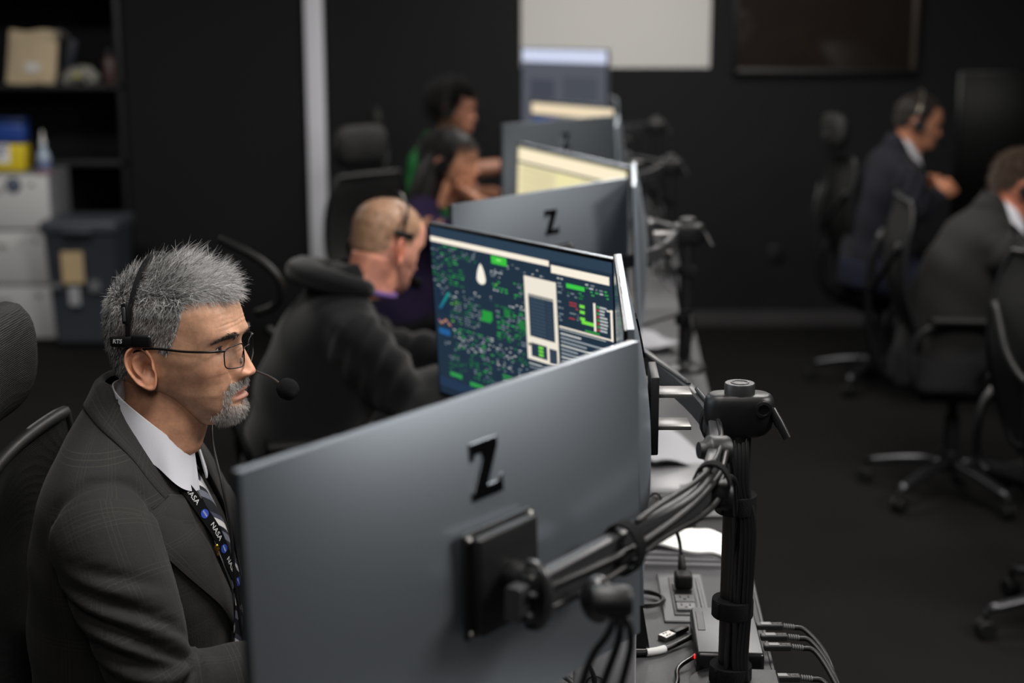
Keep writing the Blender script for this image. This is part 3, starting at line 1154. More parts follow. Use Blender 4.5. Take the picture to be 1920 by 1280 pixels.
for k in range(4):
    x0 = pole1[0] + .004 + .0055 * k
    part(st1, MB().tube(spline([(x0 - .012, pole1[1] - .004, 1.145), (x0 - .01, pole1[1] - .02, 1.1), (x0 - .008, pole1[1] - .024, 1.05), (x0 + .002, pole1[1] - .026, 1.0), (x0 + .003 * math.sin(k), pole1[1] - .0255, .9), (x0 - .003, pole1[1] - .026, .8), (x0, pole1[1] - .03, .76)], 30), .0042, 8), 'cable', CABLE_M, smooth=True)
for z, r in ((1.028, .0295), (.87, .030), (.768, .031)):
    part(st1, MB().lathe([(r - .004, z - .0125), (r - .0005, z - .013), (r, z - .011), (r, z + .011), (r - .0005, z + .013), (r - .004, z + .0125)], 32, (pole1[0] - .001, pole1[1] - .007, 0)), 'cable_strap', VELCRO, angle=50)
    part(st1, MB().obox((pole1[0] - r * .9, pole1[1] - .018, z), (nrm((.3, -1, 0)), nrm((1, .3, 0)), (0, 0, 1)), (.022, .004, .024), .001), 'strap_tail', VELCRO, angle=40)
for i, w in ((13, .03), (22, .034), (28, .032), (40, .03)):
    c = bar1[i] + sgn * B_[i] * .007
    ring = [c + sgn * B_[i] * (.024 * math.cos(a)) + np.array((0, 0, .03 * math.sin(a))) for a in np.linspace(0, 2 * PI, 20, endpoint=False)]
    R = []
    for du in (-.009, .009):
        R.append([p + T_[i] * du for p in ring])
    m = MB()
    R = np.array(R)
    m.grid(R, cv=True)
    R2 = np.array([[c + T_[i] * du + (p - c - T_[i] * du) * .88 for p in rr] for du, rr in zip((-.009, .009), R)])
    m.grid(R2[::-1], cv=True)
    m.grid(np.array([R2[0], R[0]]), cv=True)
    m.grid(np.array([R[1], R2[1]]), cv=True)
    part(st1, m, 'cable_strap', VELCRO, angle=50)
# two big hand knobs
for c, ax in (((.258, 1.90, 1.146), (.93, .2, -.05)), ((.243, 1.79, 1.120), (.93, .2, -.05))):
    a = nrm(ax)
    b = nrm(np.cross((0, 0, 1), a))
    part(st1, MB().lathe([(0, -.012), (.011, -.012), (.013, -.004), (.0185, 0), (.0195, .004), (.0195, .026), (.0175, .03), (0, .03)], 26, c, (b, np.cross(a, b), a)), 'hand_knob', BLACK, angle=40)
# clamp and knob near the front plate, cables that fall from it
kp = M1[1] + M1[2] * .118
kp = np.array((kp[0] + .045, kp[1] + .05, 1.118))
part(st1, MB().ball(kp, (.02, .02, .026), 16, 10), 'tilt_knuckle', BLACK_SAT, smooth=True)
part(st1, MB().lathe([(0, -.02), (.014, -.02), (.017, -.014), (.017, .014), (.014, .02), (0, .02)], 20, kp + np.array((.012, -.02, .006)), ((0, 0, 1), (0, 1, 0), (1, 0, 0))), 'hand_knob', BLACK, angle=40)
for k, (e, s) in enumerate((((.062, 1.40, .86), 0), ((.0, 1.36, .80), 1), ((.03, 1.38, .78), 2))):
    P = [kp + np.array((.012 * s, -.012, .02)), kp + np.array((.03 - .01 * s, -.03, -.02)), kp + np.array((.02 - .02 * s, -.03, -.09)), np.array(e), np.array((e[0] - .01, e[1] + .02, DZ + .005))]
    part(st1, MB().tube(spline(P, 40), .0042, 8), 'cable', CABLE_M, smooth=True)

# ------------------------------------------------------------------ things on the nearest desk
# power grommet
pg = thing('power_grommet', 'sunken desk power panel with outlets and one black plug', 'power outlet', (.293, 2.405, DZ), ROW * .5)
MB().rbox((0, 0, .002), (.078, .215, .004), .0015, 1).build('face_plate', pm('grey_plate', (88, 88, 90), .5), pg, angle=30)
MB().rbox((0, 0, .0045), (.042, .17, .003), .001, 1).build('inner_frame', BLACK, pg, angle=30)
for y in (-.055, -.02, .035):
    s_ = MB().rbox((0, y, .0075), (.033, .03, .005), .0015, 1).build('socket', pm('socket_grey', (96, 95, 96), .45), pg, angle=30)
    for dx, dy in ((-.007, .004), (.007, .004), (0, -.007)):
        MB().rbox((dx, y + dy, .0103), (.0025, .008, .0012) if dy > 0 else (.005, .004, .0012), 0).build('slot', BLACK_INK, s_)
MB().rbox((.029, .0, .0048), (.006, .17, .0025), .001, 1).build('hinge', BLACK_MET, pg, angle=30)
pl = thing('power_plug', 'black mains plug pushed into the desk power panel', 'plug', (.296, 2.425, DZ + .01))
MB().rbox((0, .012, .012), (.03, .034, .026), .005, 3).build('plug_body', RUBBER, pl, angle=40)
MB().tube([(0, .028, .018), (0, .04, .03), (0, .05, .042)], [.008, .007, .005], 10).build('strain_relief', RUBBER, pl, smooth=True)
MB().tube(spline([(0, .05, .042), (-.004, .06, .07), (-.02, .045, .11), (-.05, .0, .17), (-.09, -.15, .20), (-.15, -.35, .20), (-.19, -.47, .18)], 30), .0032, 8).build('cord', CABLE_M, pl, smooth=True)
# flash drive
fd = thing('flash_drive', 'silver and black flash drive lying on the desk', 'flash drive', (.258, 2.245, DZ), .75)
MB().rbox((-.014, 0, .0045), (.026, .017, .008), .001, 1).build('metal_sleeve', STEEL, fd, angle=30)
MB().rbox((.016, 0, .006), (.034, .015, .009), .003, 2).build('cap', BLACK, fd, angle=40)
m_ = MB()
for dx, dy in ((-.018, .004), (-.012, -.004), (-.018, -.004), (-.012, .004)):
    m_.rbox((dx, dy, .0087), (.003, .002, .0006), 0)
o = m_.build('printed_mark', BLACK_INK, fd)
# cable with a white tag
cw = thing('tagged_cable', 'black cable with a white tag running to the dock', 'cable', (.19, 2.17, DZ))
P = spline([(-.09, -.035, .008), (-.03, -.012, .008), (.03, .0, .007), (.07, .03, .007), (.115, .075, .012), (.125, .1, .014)], 40)
MB().tube(P, .0045, 8).build('cord', CABLE_M, cw, smooth=True)
MB().tube(P[14:20], .0062, 12).build('white_tag', pm('white_tag', (220, 220, 218), .6), cw, angle=50)
m_ = MB()
for k in range(5):
    m_.tube(P[6 + k:8 + k], .0058, 10)
m_.build('ribbed_boot', pm('pale_ribbing', (150, 150, 150), .6), cw, smooth=True)
cx_ = thing('thin_cable', 'thin glossy black wire curling beside the docking box', 'cable', (.262, 2.1, DZ))
MB().tube(spline([(-.06, -.13, .006), (-.02, -.05, .006), (-.012, .0, .01), (.012, .03, .014), (.04, .05, .02), (.055, .07, .03)], 36), .0038, 8).build('cord', pm('gloss_cable', (20, 20, 20), .25), cx_, smooth=True)
cz_ = thing('coiled_cable', 'coil of thin black wire under the nearest monitor edge', 'cable', (.225, 2.38, DZ))
MB().tube([(.03 * math.cos(a) * (1 + .1 * math.sin(2.3 * a)), .034 * math.sin(a), .006 + .004 * (a / 6.28)) for a in np.linspace(0, 4 * PI, 70)], .0026, 8).build('cord', CABLE_M, cz_, smooth=True)
# small black stand foot
bf = thing('tablet_stand', 'black wedge shaped stand on the desk under the edge-on monitor', 'stand', (.185, 2.215, DZ))
m_ = MB()
k_ = [(-.03, 0), (.03, 0), (.03, .006), (.008, .135), (-.004, .135)]
m_.add([(x, -.045, z) for x, z in k_] + [(x, .045, z) for x, z in k_], [tuple(range(5)), tuple(range(9, 4, -1))] + [(i, i + 5, (i + 1) % 5 + 5, (i + 1) % 5) for i in range(5)])
m_.build('wedge', BLACK_SAT, bf)
MB().rbox((.0, -.046, .01), (.05, .003, .004), .001, 1).build('front_lip', STEEL, bf)
# pale carton with a black swoosh
pb = thing('pale_box', 'pale grey box with a black curved mark below the nearest monitor', 'box', (.125, 1.885, DZ), -.06)
MB().rbox((0, .03, .09), (.085, .06, .18), .003, 2).build('box_body', pm('pale_grey_card', (178, 178, 182), .5), pb, angle=30)
MB().tube([(-.025 + .012 * math.sin(a * 1.3), -.0006, .05 + .03 * a) for a in np.linspace(0, 2.6, 20)], [.0005 + .003 * math.sin(PI * i / 19) for i in range(20)], 6, sy=1).build('curved_mark', BLACK_INK, pb, smooth=True)
MB().tube([(-.012 + .012 * math.cos(a), -.0006, .085 + .012 * math.sin(a)) for a in np.linspace(.3, 3.3, 14)], .0012, 6).build('curved_mark', BLACK_INK, pb, smooth=True)
g_ = thing('cable_reel', 'dark ribbed cable bundle beside the pale box', 'cable', (.07, 1.90, DZ))
MB().tube([(.018 * math.cos(a), .018 * math.sin(a), .012 + .009 * a) for a in np.linspace(0, 7 * PI, 90)] [:80], .0042, 7).build('coil', pm('grey_coil', (84, 84, 86), .4), g_, smooth=True)

# docking boxes by the pole
dk = thing('docking_box', 'grey topped docking box behind the pole with a red light', 'docking station', (.334, 2.185, DZ), -.06)
MB().rbox((0, 0, .018), (.102, .18, .036), .006, 3).build('case', BLACK_SAT, dk, angle=40)
MB().rbox((0, 0, .0365), (.096, .174, .003), .0012, 2).build('top_plate', pm('dock_grey', (104, 104, 106), .45), dk, angle=30)
MB().rbox((-.038, .03, .0383), (.012, .075, .002), .0008, 1).build('vent_strip', pm('dock_vent', (70, 70, 72), .5), dk, angle=30)
MB().rbox((-.0515, -.06, .018), (.002, .006, .006), .0005, 1).build('status_light', pm('red_led', (200, 20, 20), .4, emit=(255, 30, 30), estr=2.0), dk)
dk2 = thing('port_hub', 'black port hub stacked with braided plugs beside the pole', 'hub', (.365, 2.0, DZ), -.06)
MB().rbox((0, 0, .012), (.05, .14, .024), .004, 2).build('case', BLACK_SAT, dk2, angle=40)
MB().rbox((0, 0, .0245), (.044, .13, .002), .001, 1).build('top_plate', BLACK, dk2, angle=30)
for k, (cx0, cy0, cz0) in enumerate(((.389, 2.215, DZ + .03), (.389, 2.173, DZ + .03), (.388, 2.135, DZ + .03), (.388, 2.06, DZ + .014), (.388, 2.02, DZ + .014), (.388, 1.98, DZ + .014))):
    side_ = ('back of the docking box, uppermost', 'back of the docking box, second from the top', 'back of the docking box, third from the top', 'hub just under the top three', 'hub, next to the lowest', 'hub, lowest of the six')[k]
    c = thing('data_cable', 'braided data cable plugged into the ' + side_, 'cable', (cx0, cy0, cz0), 0, 'braided cables beside the pole')
    MB().rbox((.018, 0, 0), (.042, .013, .009), .0015, 1).build('connector', pm('connector_dark', (40, 40, 41), .4), c, angle=30)
    MB().rbox((.012, 0, .0048), (.016, .010, .0012), .0005, 1).build('latch_tab', pm('tab_grey', (120, 120, 120), .45), c)
    tx = text_mb('CABLE', .006, .0002)
    mk('printed_mark', put(tx[0], (.030, 0, .0048), ((1, 0, 0), (0, 1, 0), (0, 0, 1))), tx[1], BLACK_INK, c)
    m = MB()
    for q in range(5):
        m.lathe([(.0035, 0), (.0048, .001), (.0048, .002), (.0035, .003)], 10, (.040 + .0036 * q, 0, -.0004 * q), ((0, 1, 0), (0, 0, 1), (1, 0, 0)))
    b_ = m.build('ribbed_boot', pm('boot_grey', (96, 96, 98), .5), c, smooth=True)
    b_['kind'] = 'stuff'
    yo = -.035 * (k / 5) - .06
    MB().tube(spline([(.055, 0, -.002), (.075, -.004, -.006), (.1 - .003 * k, -.03 + .5 * yo * .4, -.03), (.112 - .003 * k, yo - .03, -.075 + .006 * k), (.112 - .003 * k, yo - .08, -.15 + .006 * k), (.10 - .003 * k, yo - .1, -.3)], 34), .0042, 8).build('cord', CABLE_M, c, smooth=True)
cb_ = thing('cable_wrap', 'black wrap gathering the braided cables at the desk edge', 'strap', (.500, 2.05, DZ - .06))
MB().lathe([(.018, -.014), (.022, -.013), (.022, .013), (.018, .014)], 18, (0, 0, 0), ((1, 0, 0), (0, .9, .43), (0, -.43, .9))).build('wrap_band', VELCRO, cb_, angle=50)

# open white binder / stack of sheets
pp_ = thing('paper_stack', 'open stack of curling white pages on the nearest desk', 'papers', (.315, 2.625, DZ), ROW)
prof = []
for u in np.linspace(0, 1, 22):
    x = (u - .5) * .2
    z = .036 + .010 * math.sin(u * PI * 2.1 + .3) - .028 * sstep(.72, 1, u)
    prof.append((x, z))
G = np.array([[(x, y, z + .003 * math.sin(8 * y + 20 * x)) for x, z in prof] for y in np.linspace(-.06, .06, 9)])
m_ = MB().grid(G)
G2 = G.copy()
G2[:, :, 2] -= .004
m_.grid(G2[:, ::-1])
for a_, b2 in ((G[0], G2[0]), (G2[-1], G[-1])):
    m_.grid(np.array([a_, b2]))
m_.build('top_page', WHITE_PAPER, pp_, smooth=True)
m_ = MB()
for k in range(5):
    zz = .003 + .0055 * k
    Gk = np.array([[(x * (.98 - .01 * (k % 2)), y, min(zz, z - .006)) for x, z in prof] for y in (-.058 + .002 * (k % 2), .058)])
    Gb = Gk.copy()
    Gb[:, :, 2] -= .0045
    m_.grid(Gk)
    m_.grid(Gb[:, ::-1])
    m_.grid(np.array([Gk[0], Gb[0]]))
    m_.grid(np.array([Gb[-1], Gk[-1]]))
o = m_.build('page_block', pm('grey_white_pages', (188, 186, 190), .8), pp_)
o['kind'] = 'stuff'
# loose sheets farther along
for k, (x, y, a, lb) in enumerate(((.335, 3.2, .4, 'white loose sheet lying behind the curved arm of the nearest stand'), (.40, 4.42, .3, 'crumpled white sheets on the second desk by its pole'))):
    s_ = thing('loose_sheet', lb, 'papers', (x, y, DZ), a)
    G = np.array([[(u * .16, v * .22, .012 + .018 * math.sin(4 * u + 2 * k) * math.sin(3 * v + k) + .018) for u in np.linspace(-.5, .5, 10)] for v in np.linspace(-.5, .5, 12)])
    m_ = MB().grid(G)
    m_.grid(G[:, ::-1] - np.array([0, 0, .003]))
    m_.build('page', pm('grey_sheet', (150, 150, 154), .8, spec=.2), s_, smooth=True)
bg_ = thing('black_pouch', 'soft black pouch lying behind the white pages on the nearest desk', 'pouch', (.25, 2.79, DZ), ROW)
m_ = MB()
rr = []
for u in np.linspace(-1, 1, 15):
    w_ = (1 - abs(u) ** 4) ** .5
    rr.append([(u * .085, .06 * math.cos(a) * (.3 + .7 * w_), .032 * (.25 + .75 * w_) * (1 + math.sin(a)) * (1 + .06 * math.sin(7 * u + 2 * a))) for a in np.linspace(0, 2 * PI, 18, endpoint=False)])
m_.loft(rr).build('bag_body', pm('black_nylon', (13, 13, 14), .6), bg_, smooth=True)
MB().tube(spline([(-.07, -.02, .05), (0, -.03, .07), (.07, -.02, .05)], 20), .0025, 6).build('zip', BLACK_SAT, bg_, smooth=True)
tr = thing('grey_tray', 'shallow grey tray with rounded corners on the nearest desk', 'tray', (.35, 3.04, DZ), ROW)
MB().rbox((0, 0, .012), (.13, .2, .024), .011, 3).build('tray_body', pm('tray_grey', (120, 119, 122), .4), tr, angle=40)
bxx = thing('notebook', 'dark notebook with grey page edges near the desk edge', 'notebook', (.376, 2.83, DZ), ROW + .1)
MB().rbox((.02, 0, .02), (.09, .19, .03), .001, 1).build('page_block', pm('grey_pages', (110, 109, 110), .8), bxx)
MB().rbox((.02, 0, .0365), (.1, .2, .003), .001, 1).build('cover', pm('dark_cover', (60, 60, 62), .5), bxx)
MB().rbox((.02, 0, .0035), (.1, .2, .003), .001, 1).build('cover', MATS['dark_cover'], bxx)


# ------------------------------------------------------------------ chairs
CH_FAB = mesh_fabric('black_mesh_fabric', (13, 13, 13))
CH_FR = pm('chair_frame_black', (15, 15, 16), .48, spec=.35)
CH_MET = pm('chair_base_metal', (70, 70, 72), .32, metal=.85)
SEAT_M = pm('black_seat_fabric', (10, 10, 11), .9, spec=.1, bump=.4, bscale=500)


def make_chair(label, group):
    t = thing('office_chair', label, 'chair', (0, 0, 0), 0, group)
    for k in range(5):
        a = 2 * PI * k / 5 + .2
        d = np.array((math.cos(a), math.sin(a), 0))
        P = [d * .03 + np.array((0, 0, .13)), d * .16 + np.array((0, 0, .115)), d * .31 + np.array((0, 0, .085))]
        lg = MB().tube(spline(P, 10), np.linspace(.026, .016, 10), 10, sy=.75).build('base_leg', CH_MET, t, smooth=True)
        s = np.cross((0, 0, 1), d)
        for q in (-1, 1):
            MB().lathe([(0, -.008), (.024, -.008), (.028, -.004), (.028, .004), (.024, .008), (0, .008)], 16, d * .31 + s * q * .014 + np.array((0, 0, .0285)), (d, (0, 0, 1), s)).build('caster', RUBBER, lg, angle=40)
        MB().tube([d * .31 + np.array((0, 0, .045)), d * .31 + np.array((0, 0, .085))], .008, 8).build('caster_stem', CH_FR, lg, smooth=True)
    MB().lathe([(.0, .1), (.035, .1), (.035, .16), (.026, .17), (.026, .3), (.018, .3), (.018, .4), (0, .4)], 20).build('gas_column', CH_FR, t, angle=40)
    MB().rbox((-.02, 0, .395), (.24, .2, .05), .015, 3).build('tilt_mechanism', CH_FR, t, angle=40)
    # seat cushion with a waterfall front
    R = []
    for u in np.linspace(0, 1, 15):
        x = -.22 + .47 * u
        hw = .245 * (1 - .12 * abs(2 * u - 1) ** 3)
        top = .475 - .035 * sstep(.75, 1, u) + .015 * sstep(.25, 0, u)
        an = np.linspace(0, 2 * PI, 22, endpoint=False)
        th = .028 if .02 < u < .98 else .012
        R.append([(x, np.sign(math.cos(b)) * abs(math.cos(b)) ** .5 * hw, top - .028 + th * np.sign(math.sin(b)) * abs(math.sin(b)) ** .6 - .008 * math.cos(b * 1) ** 8 * 0) for b in an])
    MB().loft(R).build('seat', SEAT_M, t, smooth=True)
    # back: curved mesh panel with rim
    zs = np.linspace(.54, 1.09, 17)

    def bx(z, y):
        return -.165 - .085 * sstep(.52, .85, z) + .03 * sstep(.9, 1.1, z) + .42 * y * y

    def hw(z):
        s = (z - .815) / .275
        return .225 * (1 - .10 * s * s) * (1 - .55 * max(0, abs(s) - .72) ** 1.2)
    G = np.array([[(bx(z, v * hw(z)), v * hw(z), z) for v in np.linspace(-1, 1, 13)] for z in zs])
    m = MB().grid(G[:, ::-1])
    m.grid(G - np.array([.012, 0, 0]))
    m.build('backrest', CH_FAB, t, smooth=True)
    rim = np.vstack([G[0], G[1:-1, -1], G[-1, ::-1], G[1:-1, 0][::-1]]) - np.array([.006, 0, 0])
    MB().tube(rim, .0115, 8, closed=True).build('back_rim', CH_FR, t, smooth=True)
    MB().tube(spline([(-.1, 0, .40), (-.24, 0, .44), (-.31, 0, .6), (-.315, 0, .85), (-.28, 0, 1.0), (-.295, 0, 1.14), (-.30, 0, 1.2)], 30), [.026] * 18 + [.02] * 12, 12, sy=.7).build('spine', CH_FR, t, smooth=True)
    MB().tube(spline([(-.25, -.2, .95), (-.30, -.1, .82), (-.312, 0, .76), (-.30, .1, .82), (-.25, .2, .95)], 24), .012, 8).build('back_brace', CH_FR, t, smooth=True)
    # headrest pad, slightly curved
    R = []
    for v in np.linspace(-1, 1, 15):
        y = v * .15
        sc_ = (1 - abs(v) ** 5) ** .5 * .97 + .03
        an = np.linspace(0, 2 * PI, 20, endpoint=False)
        R.append([(-.265 + .5 * y * y + .034 * sc_ * np.sign(math.cos(a)) * abs(math.cos(a)) ** .8, y, 1.205 + .085 * sc_ * np.sign(math.sin(a)) * abs(math.sin(a)) ** .85 - .0) for a in an])
    MB().loft(R).build('headrest', CH_FAB, t, smooth=True)
    for q in (-1, 1):
        y = q * .27
        loop = spline([(-.17, q * .17, .42), (-.19, y, .47), (-.20, y, .60), (-.15, y, .675), (0, y, .69), (.1, y, .675), (.12, y, .61), (.06, y, .5), (.02, q * .2, .42)], 44)
        a_ = MB().tube(loop, .0125, 9).build('armrest', CH_FR, t, smooth=True)
        MB().rbox((-.02, y, .705), (.26, .07, .026), .012, 3).build('arm_pad', RUBBER, a_, angle=40)
    return t


CHG = 'black mesh office chairs'
ch0 = make_chair('black mesh office chair behind the grey haired man in the suit', CHG)
ch0.location = (-.503, 2.13, 0)
CHAIRS = [
    ('low backed black chair with bent frame tubes behind the man in the hoodie', (-.50, 3.74, 0), .2, False),
    ('black chair with padded headrest behind the long haired woman', (-.418, 5.94, 0), -.7, True),
    ('far black chair behind the woman in the green top', (-.42, 7.55, 0), .1, True),
    ('black chair of the man in the navy suit', (1.74, 6.95, 0), .1, True),
    ('black chair with shining base under the brown haired man', (1.60, 5.25, 0), -.1, False),
    ('low backed black chair at the picture edge in front of the brown haired man', (2.17, 4.55, 0), 2.6, False),
    ('black chair whose caster shows at the lower picture corner', (1.64, 3.98, 0), .55, False),
]
low_spine = None
for k, (lb, loc, rz, hd) in enumerate(CHAIRS):
    c = copy_tree(ch0)
    if not hd:
        for ch in list(c.children):
            if ch.name.startswith(('headrest', 'spine')):
                bpy.data.objects.remove(ch)
        if low_spine is None:
            s_ = MB().tube(spline([(-.1, 0, .40), (-.24, 0, .44), (-.31, 0, .6), (-.315, 0, .85), (-.285, 0, .96)], 24), .022, 12, sy=.7).build('spine', CH_FR, c, smooth=True)
            low_spine = s_.data
        else:
            s_ = bpy.data.objects.new('spine', low_spine)
            col.objects.link(s_)
            s_.parent = c
    c['label'] = lb
    c.location = loc
    c.rotation_euler = (0, 0, rz)
    if k == 0:
        # bent tubes of the back frame standing out behind the sitter
        c.location = loc
        c.rotation_euler = (0, 0, rz)
        MB().tube(spline([(-.775, 3.93, 1.133), (-.72, 3.92, 1.11), (-.665, 3.91, 1.08), (-.622, 3.9, 1.04), (-.612, 3.9, 1.0), (-.633, 3.9, .96), (-.682, 3.9, .94)], 30), .011, 10).build('back_tube', CH_FR, c, smooth=True, wc=True)
        MB().tube(spline([(-.655, 3.9, .9), (-.606, 3.89, .86), (-.578, 3.88, .79), (-.574, 3.88, .70)], 24), .011, 10).build('back_tube', CH_FR, c, smooth=True, wc=True)


# ------------------------------------------------------------------ people
def tab(x, pts):
    p = np.array(pts, float)
    # smooth monotone-ish interpolation
    xs = p[:, 0]
    o = np.argsort(xs)
    return np.interp(x, xs[o], p[o, 1])


def smooth_tab(x, pts, w=.004):
    return sum(tab(np.asarray(x) + d, pts) * k for d, k in ((-w, .25), (0, .5), (w, .25)))


XF = [(-.0965, .055), (-.095, .078), (-.0915, .0925), (-.084, .1035), (-.0745, .1085), (-.0635, .1095), (-.057, .1075), (-.05, .108), (-.043, .1075), (-.035, .1075), (-.024, .1055), (-.01, .1025), (.01, .1015), (.022, .1025), (.03, .106), (.042, .1135), (.052, .1132), (.063, .1105), (.08, .1055), (.095, .0965), (.108, .084), (.122, .064), (.132, .043), (.138, .02), (.1405, .003)]
XB = [(-.0965, .03), (-.084, .005), (-.0635, -.02), (-.05, -.05), (-.03, -.078), (-.01, -.092), (.03, -.102), (.06, -.104), (.09, -.096), (.11, -.08), (.125, -.058), (.135, -.03), (.1405, -.003)]
WB = [(-.0965, .016), (-.095, .026), (-.0915, .034), (-.084, .0415), (-.0745, .0475), (-.0635, .0515), (-.05, .056), (-.035, .0605), (-.024, .0635), (-.01, .068), (.01, .0715), (.03, .0735), (.042, .0745), (.06, .077), (.08, .0762), (.1, .068), (.115, .055), (.125, .0425), (.135, .022), (.1405, .003)]
NOSE = [(.038, 0), (.030, .0035), (.02, .010), (.0114, .0155), (-.002, .0215), (-.010, .0255), (-.0156, .0268), (-.0205, .0240), (-.0245, .0130), (-.028, .004), (-.032, 0)]
NOSEW = [(.038, .008), (.03, .0085), (.0114, .0105), (-.004, .0125), (-.0156, .0165), (-.022, .0165), (-.03, .014)]


FX = .925        # depth of the face in front of the ears


def head_mesh(nt=110, zfine=.0013, female=False):
    """head in its own frame: x forward, y left, z up, origin between the ear canals; returns V, F and (theta, z) arrays"""
    zz = list(np.arange(-.0965, .062, zfine)) + list(np.linspace(.062, .1405, max(12, int(.078 / (zfine * 1.7)))))
    zz = np.array(zz)
    t = np.linspace(0, 1, nt)
    th = PI * t ** 1.6
    th = np.concatenate([th, -th[1:-1][::-1]])
    xf, xb, wb = smooth_tab(zz, XF), smooth_tab(zz, XB), smooth_tab(zz, WB)
    if female:
        wb = wb * .95
    kk = .26 * sstep(-.02, -.09, zz)
    xc = tab(zz, [(-.0965, .045), (-.0635, .022), (-.03, .006), (.0, 0), (.1405, 0)])
    nf = tab(zz, [(-.0965, 2.0), (-.06, 2.05), (-.02, 2.25), (.03, 2.35), (.08, 2.3), (.1405, 2.0)])
    C, S = np.cos(th)[None], np.sin(th)[None]
    a = np.where(C >= 0, (xf - xc)[:, None], (xc - xb)[:, None])
    n = np.where(C >= 0, nf[:, None], 2.15)
    X = xc[:, None] + a * np.sign(C) * np.abs(C) ** (2 / n)
    Y = wb[:, None] * np.sign(S) * np.abs(S) ** (2 / n)
    Zf = np.repeat(zz[:, None], len(th), 1)
    Z = Zf + kk[:, None] * (xf[:, None] - X)
    front = sstep(.03, .07, X)
    ay = np.abs(Y)
    g = lambda y0, sy, z0, sz: np.exp(-((ay - y0) / sy) ** 2 - ((Zf - z0) / sz) ** 2)
    D = np.zeros_like(X)
    nm = 1. if not female else .8
    D += nm * smooth_tab(zz, NOSE, .002)[:, None] * np.exp(-(ay / tab(zz, NOSEW)[:, None]) ** 2.6)
    D += .0085 * nm * g(.0150, .0052, -.0175, .0068)            # wings of the nose
    D -= .0075 * g(.0235, .0034, -.0145, .009)                       # groove beside the wing
    D -= .0095 * g(.031, .0150, .0232, .0105)                    # eye sockets
    D -= .005 * g(.014, .006, .026, .010)
    D += .0042 * (0 if female else 1) * g(.028, .020, .0435, .0065)  # brow ridge
    D += .0028 * g(.052, .014, -.004, .014)                      # cheek bone
    D -= .0022 * g(.046, .014, -.034, .014)
    # nasolabial fold
    fold = .019 + .014 * sstep(-.014, -.05, Zf)
    D -= .0022 * np.exp(-((ay - fold) / .0032) ** 2) * sstep(-.055, -.045, Zf) * sstep(-.010, -.018, Zf)
    D += .0020 * np.exp(-((ay - fold - .008) / .006) ** 2) * sstep(-.055, -.045, Zf) * sstep(-.008, -.018, Zf)
    # lips
    lip = np.clip(1 - (ay / .027) ** 2, 0, 1) ** .8
    zm = -.0468 - .005 * (ay / .027) ** 2                         # mouth corners turn down
    D += lip * (.0048 * np.exp(-((Zf - zm - .0052) / .0042) ** 2) + .0064 * np.exp(-((Zf - zm + .0062) / .0044) ** 2))
    D -= np.clip(1 - (ay / .031) ** 2, 0, 1) ** .5 * .0052 * np.exp(-((Zf - zm) / .0014) ** 2)
    D -= .0028 * g(0, .0035, -.031, .005)                        # philtrum
    D -= .0026 * g(0, .02, -.0615, .004)
    D += .0018 * g(0, .018, -.071, .010)                         # chin
    # forehead lines and frown
    for z0, k0, am in ((.057, .10, .0004), (.0625, .08, .0006), (.0685, .07, .0004), (.0755, .06, .0005)):
        D -= am * np.exp(-((Zf - z0 + k0 * ay + .0006 * np.sin(ay * 160 + z0 * 900)) / .0012) ** 2) * sstep(.055, .038, ay)
    X = X + D * front
    # temple and cheek hollows along the side
    sd = np.exp(-((X - .05) / .02) ** 2 - ((Zf - .05) / .02) ** 2) * .003
    sd2 = np.exp(-((X - .045) / .025) ** 2 - ((Zf + .03) / .018) ** 2) * .002
    Y = Y - np.sign(Y) * (sd + sd2)
    X = np.where(X > 0, X * FX, X)
    V = np.stack([X, Y, Z], 2)
    m, k = X.shape
    F = []
    for i in range(m - 1):
        for j in range(k):
            j2 = (j + 1) % k
            F.append((i * k + j, i * k + j2, (i + 1) * k + j2, (i + 1) * k + j))
    F.append(tuple(range(k - 1, -1, -1)))
    F.append(tuple((m - 1) * k + j for j in range(k)))
    return V.reshape(-1, 3), F, Zf.reshape(-1)


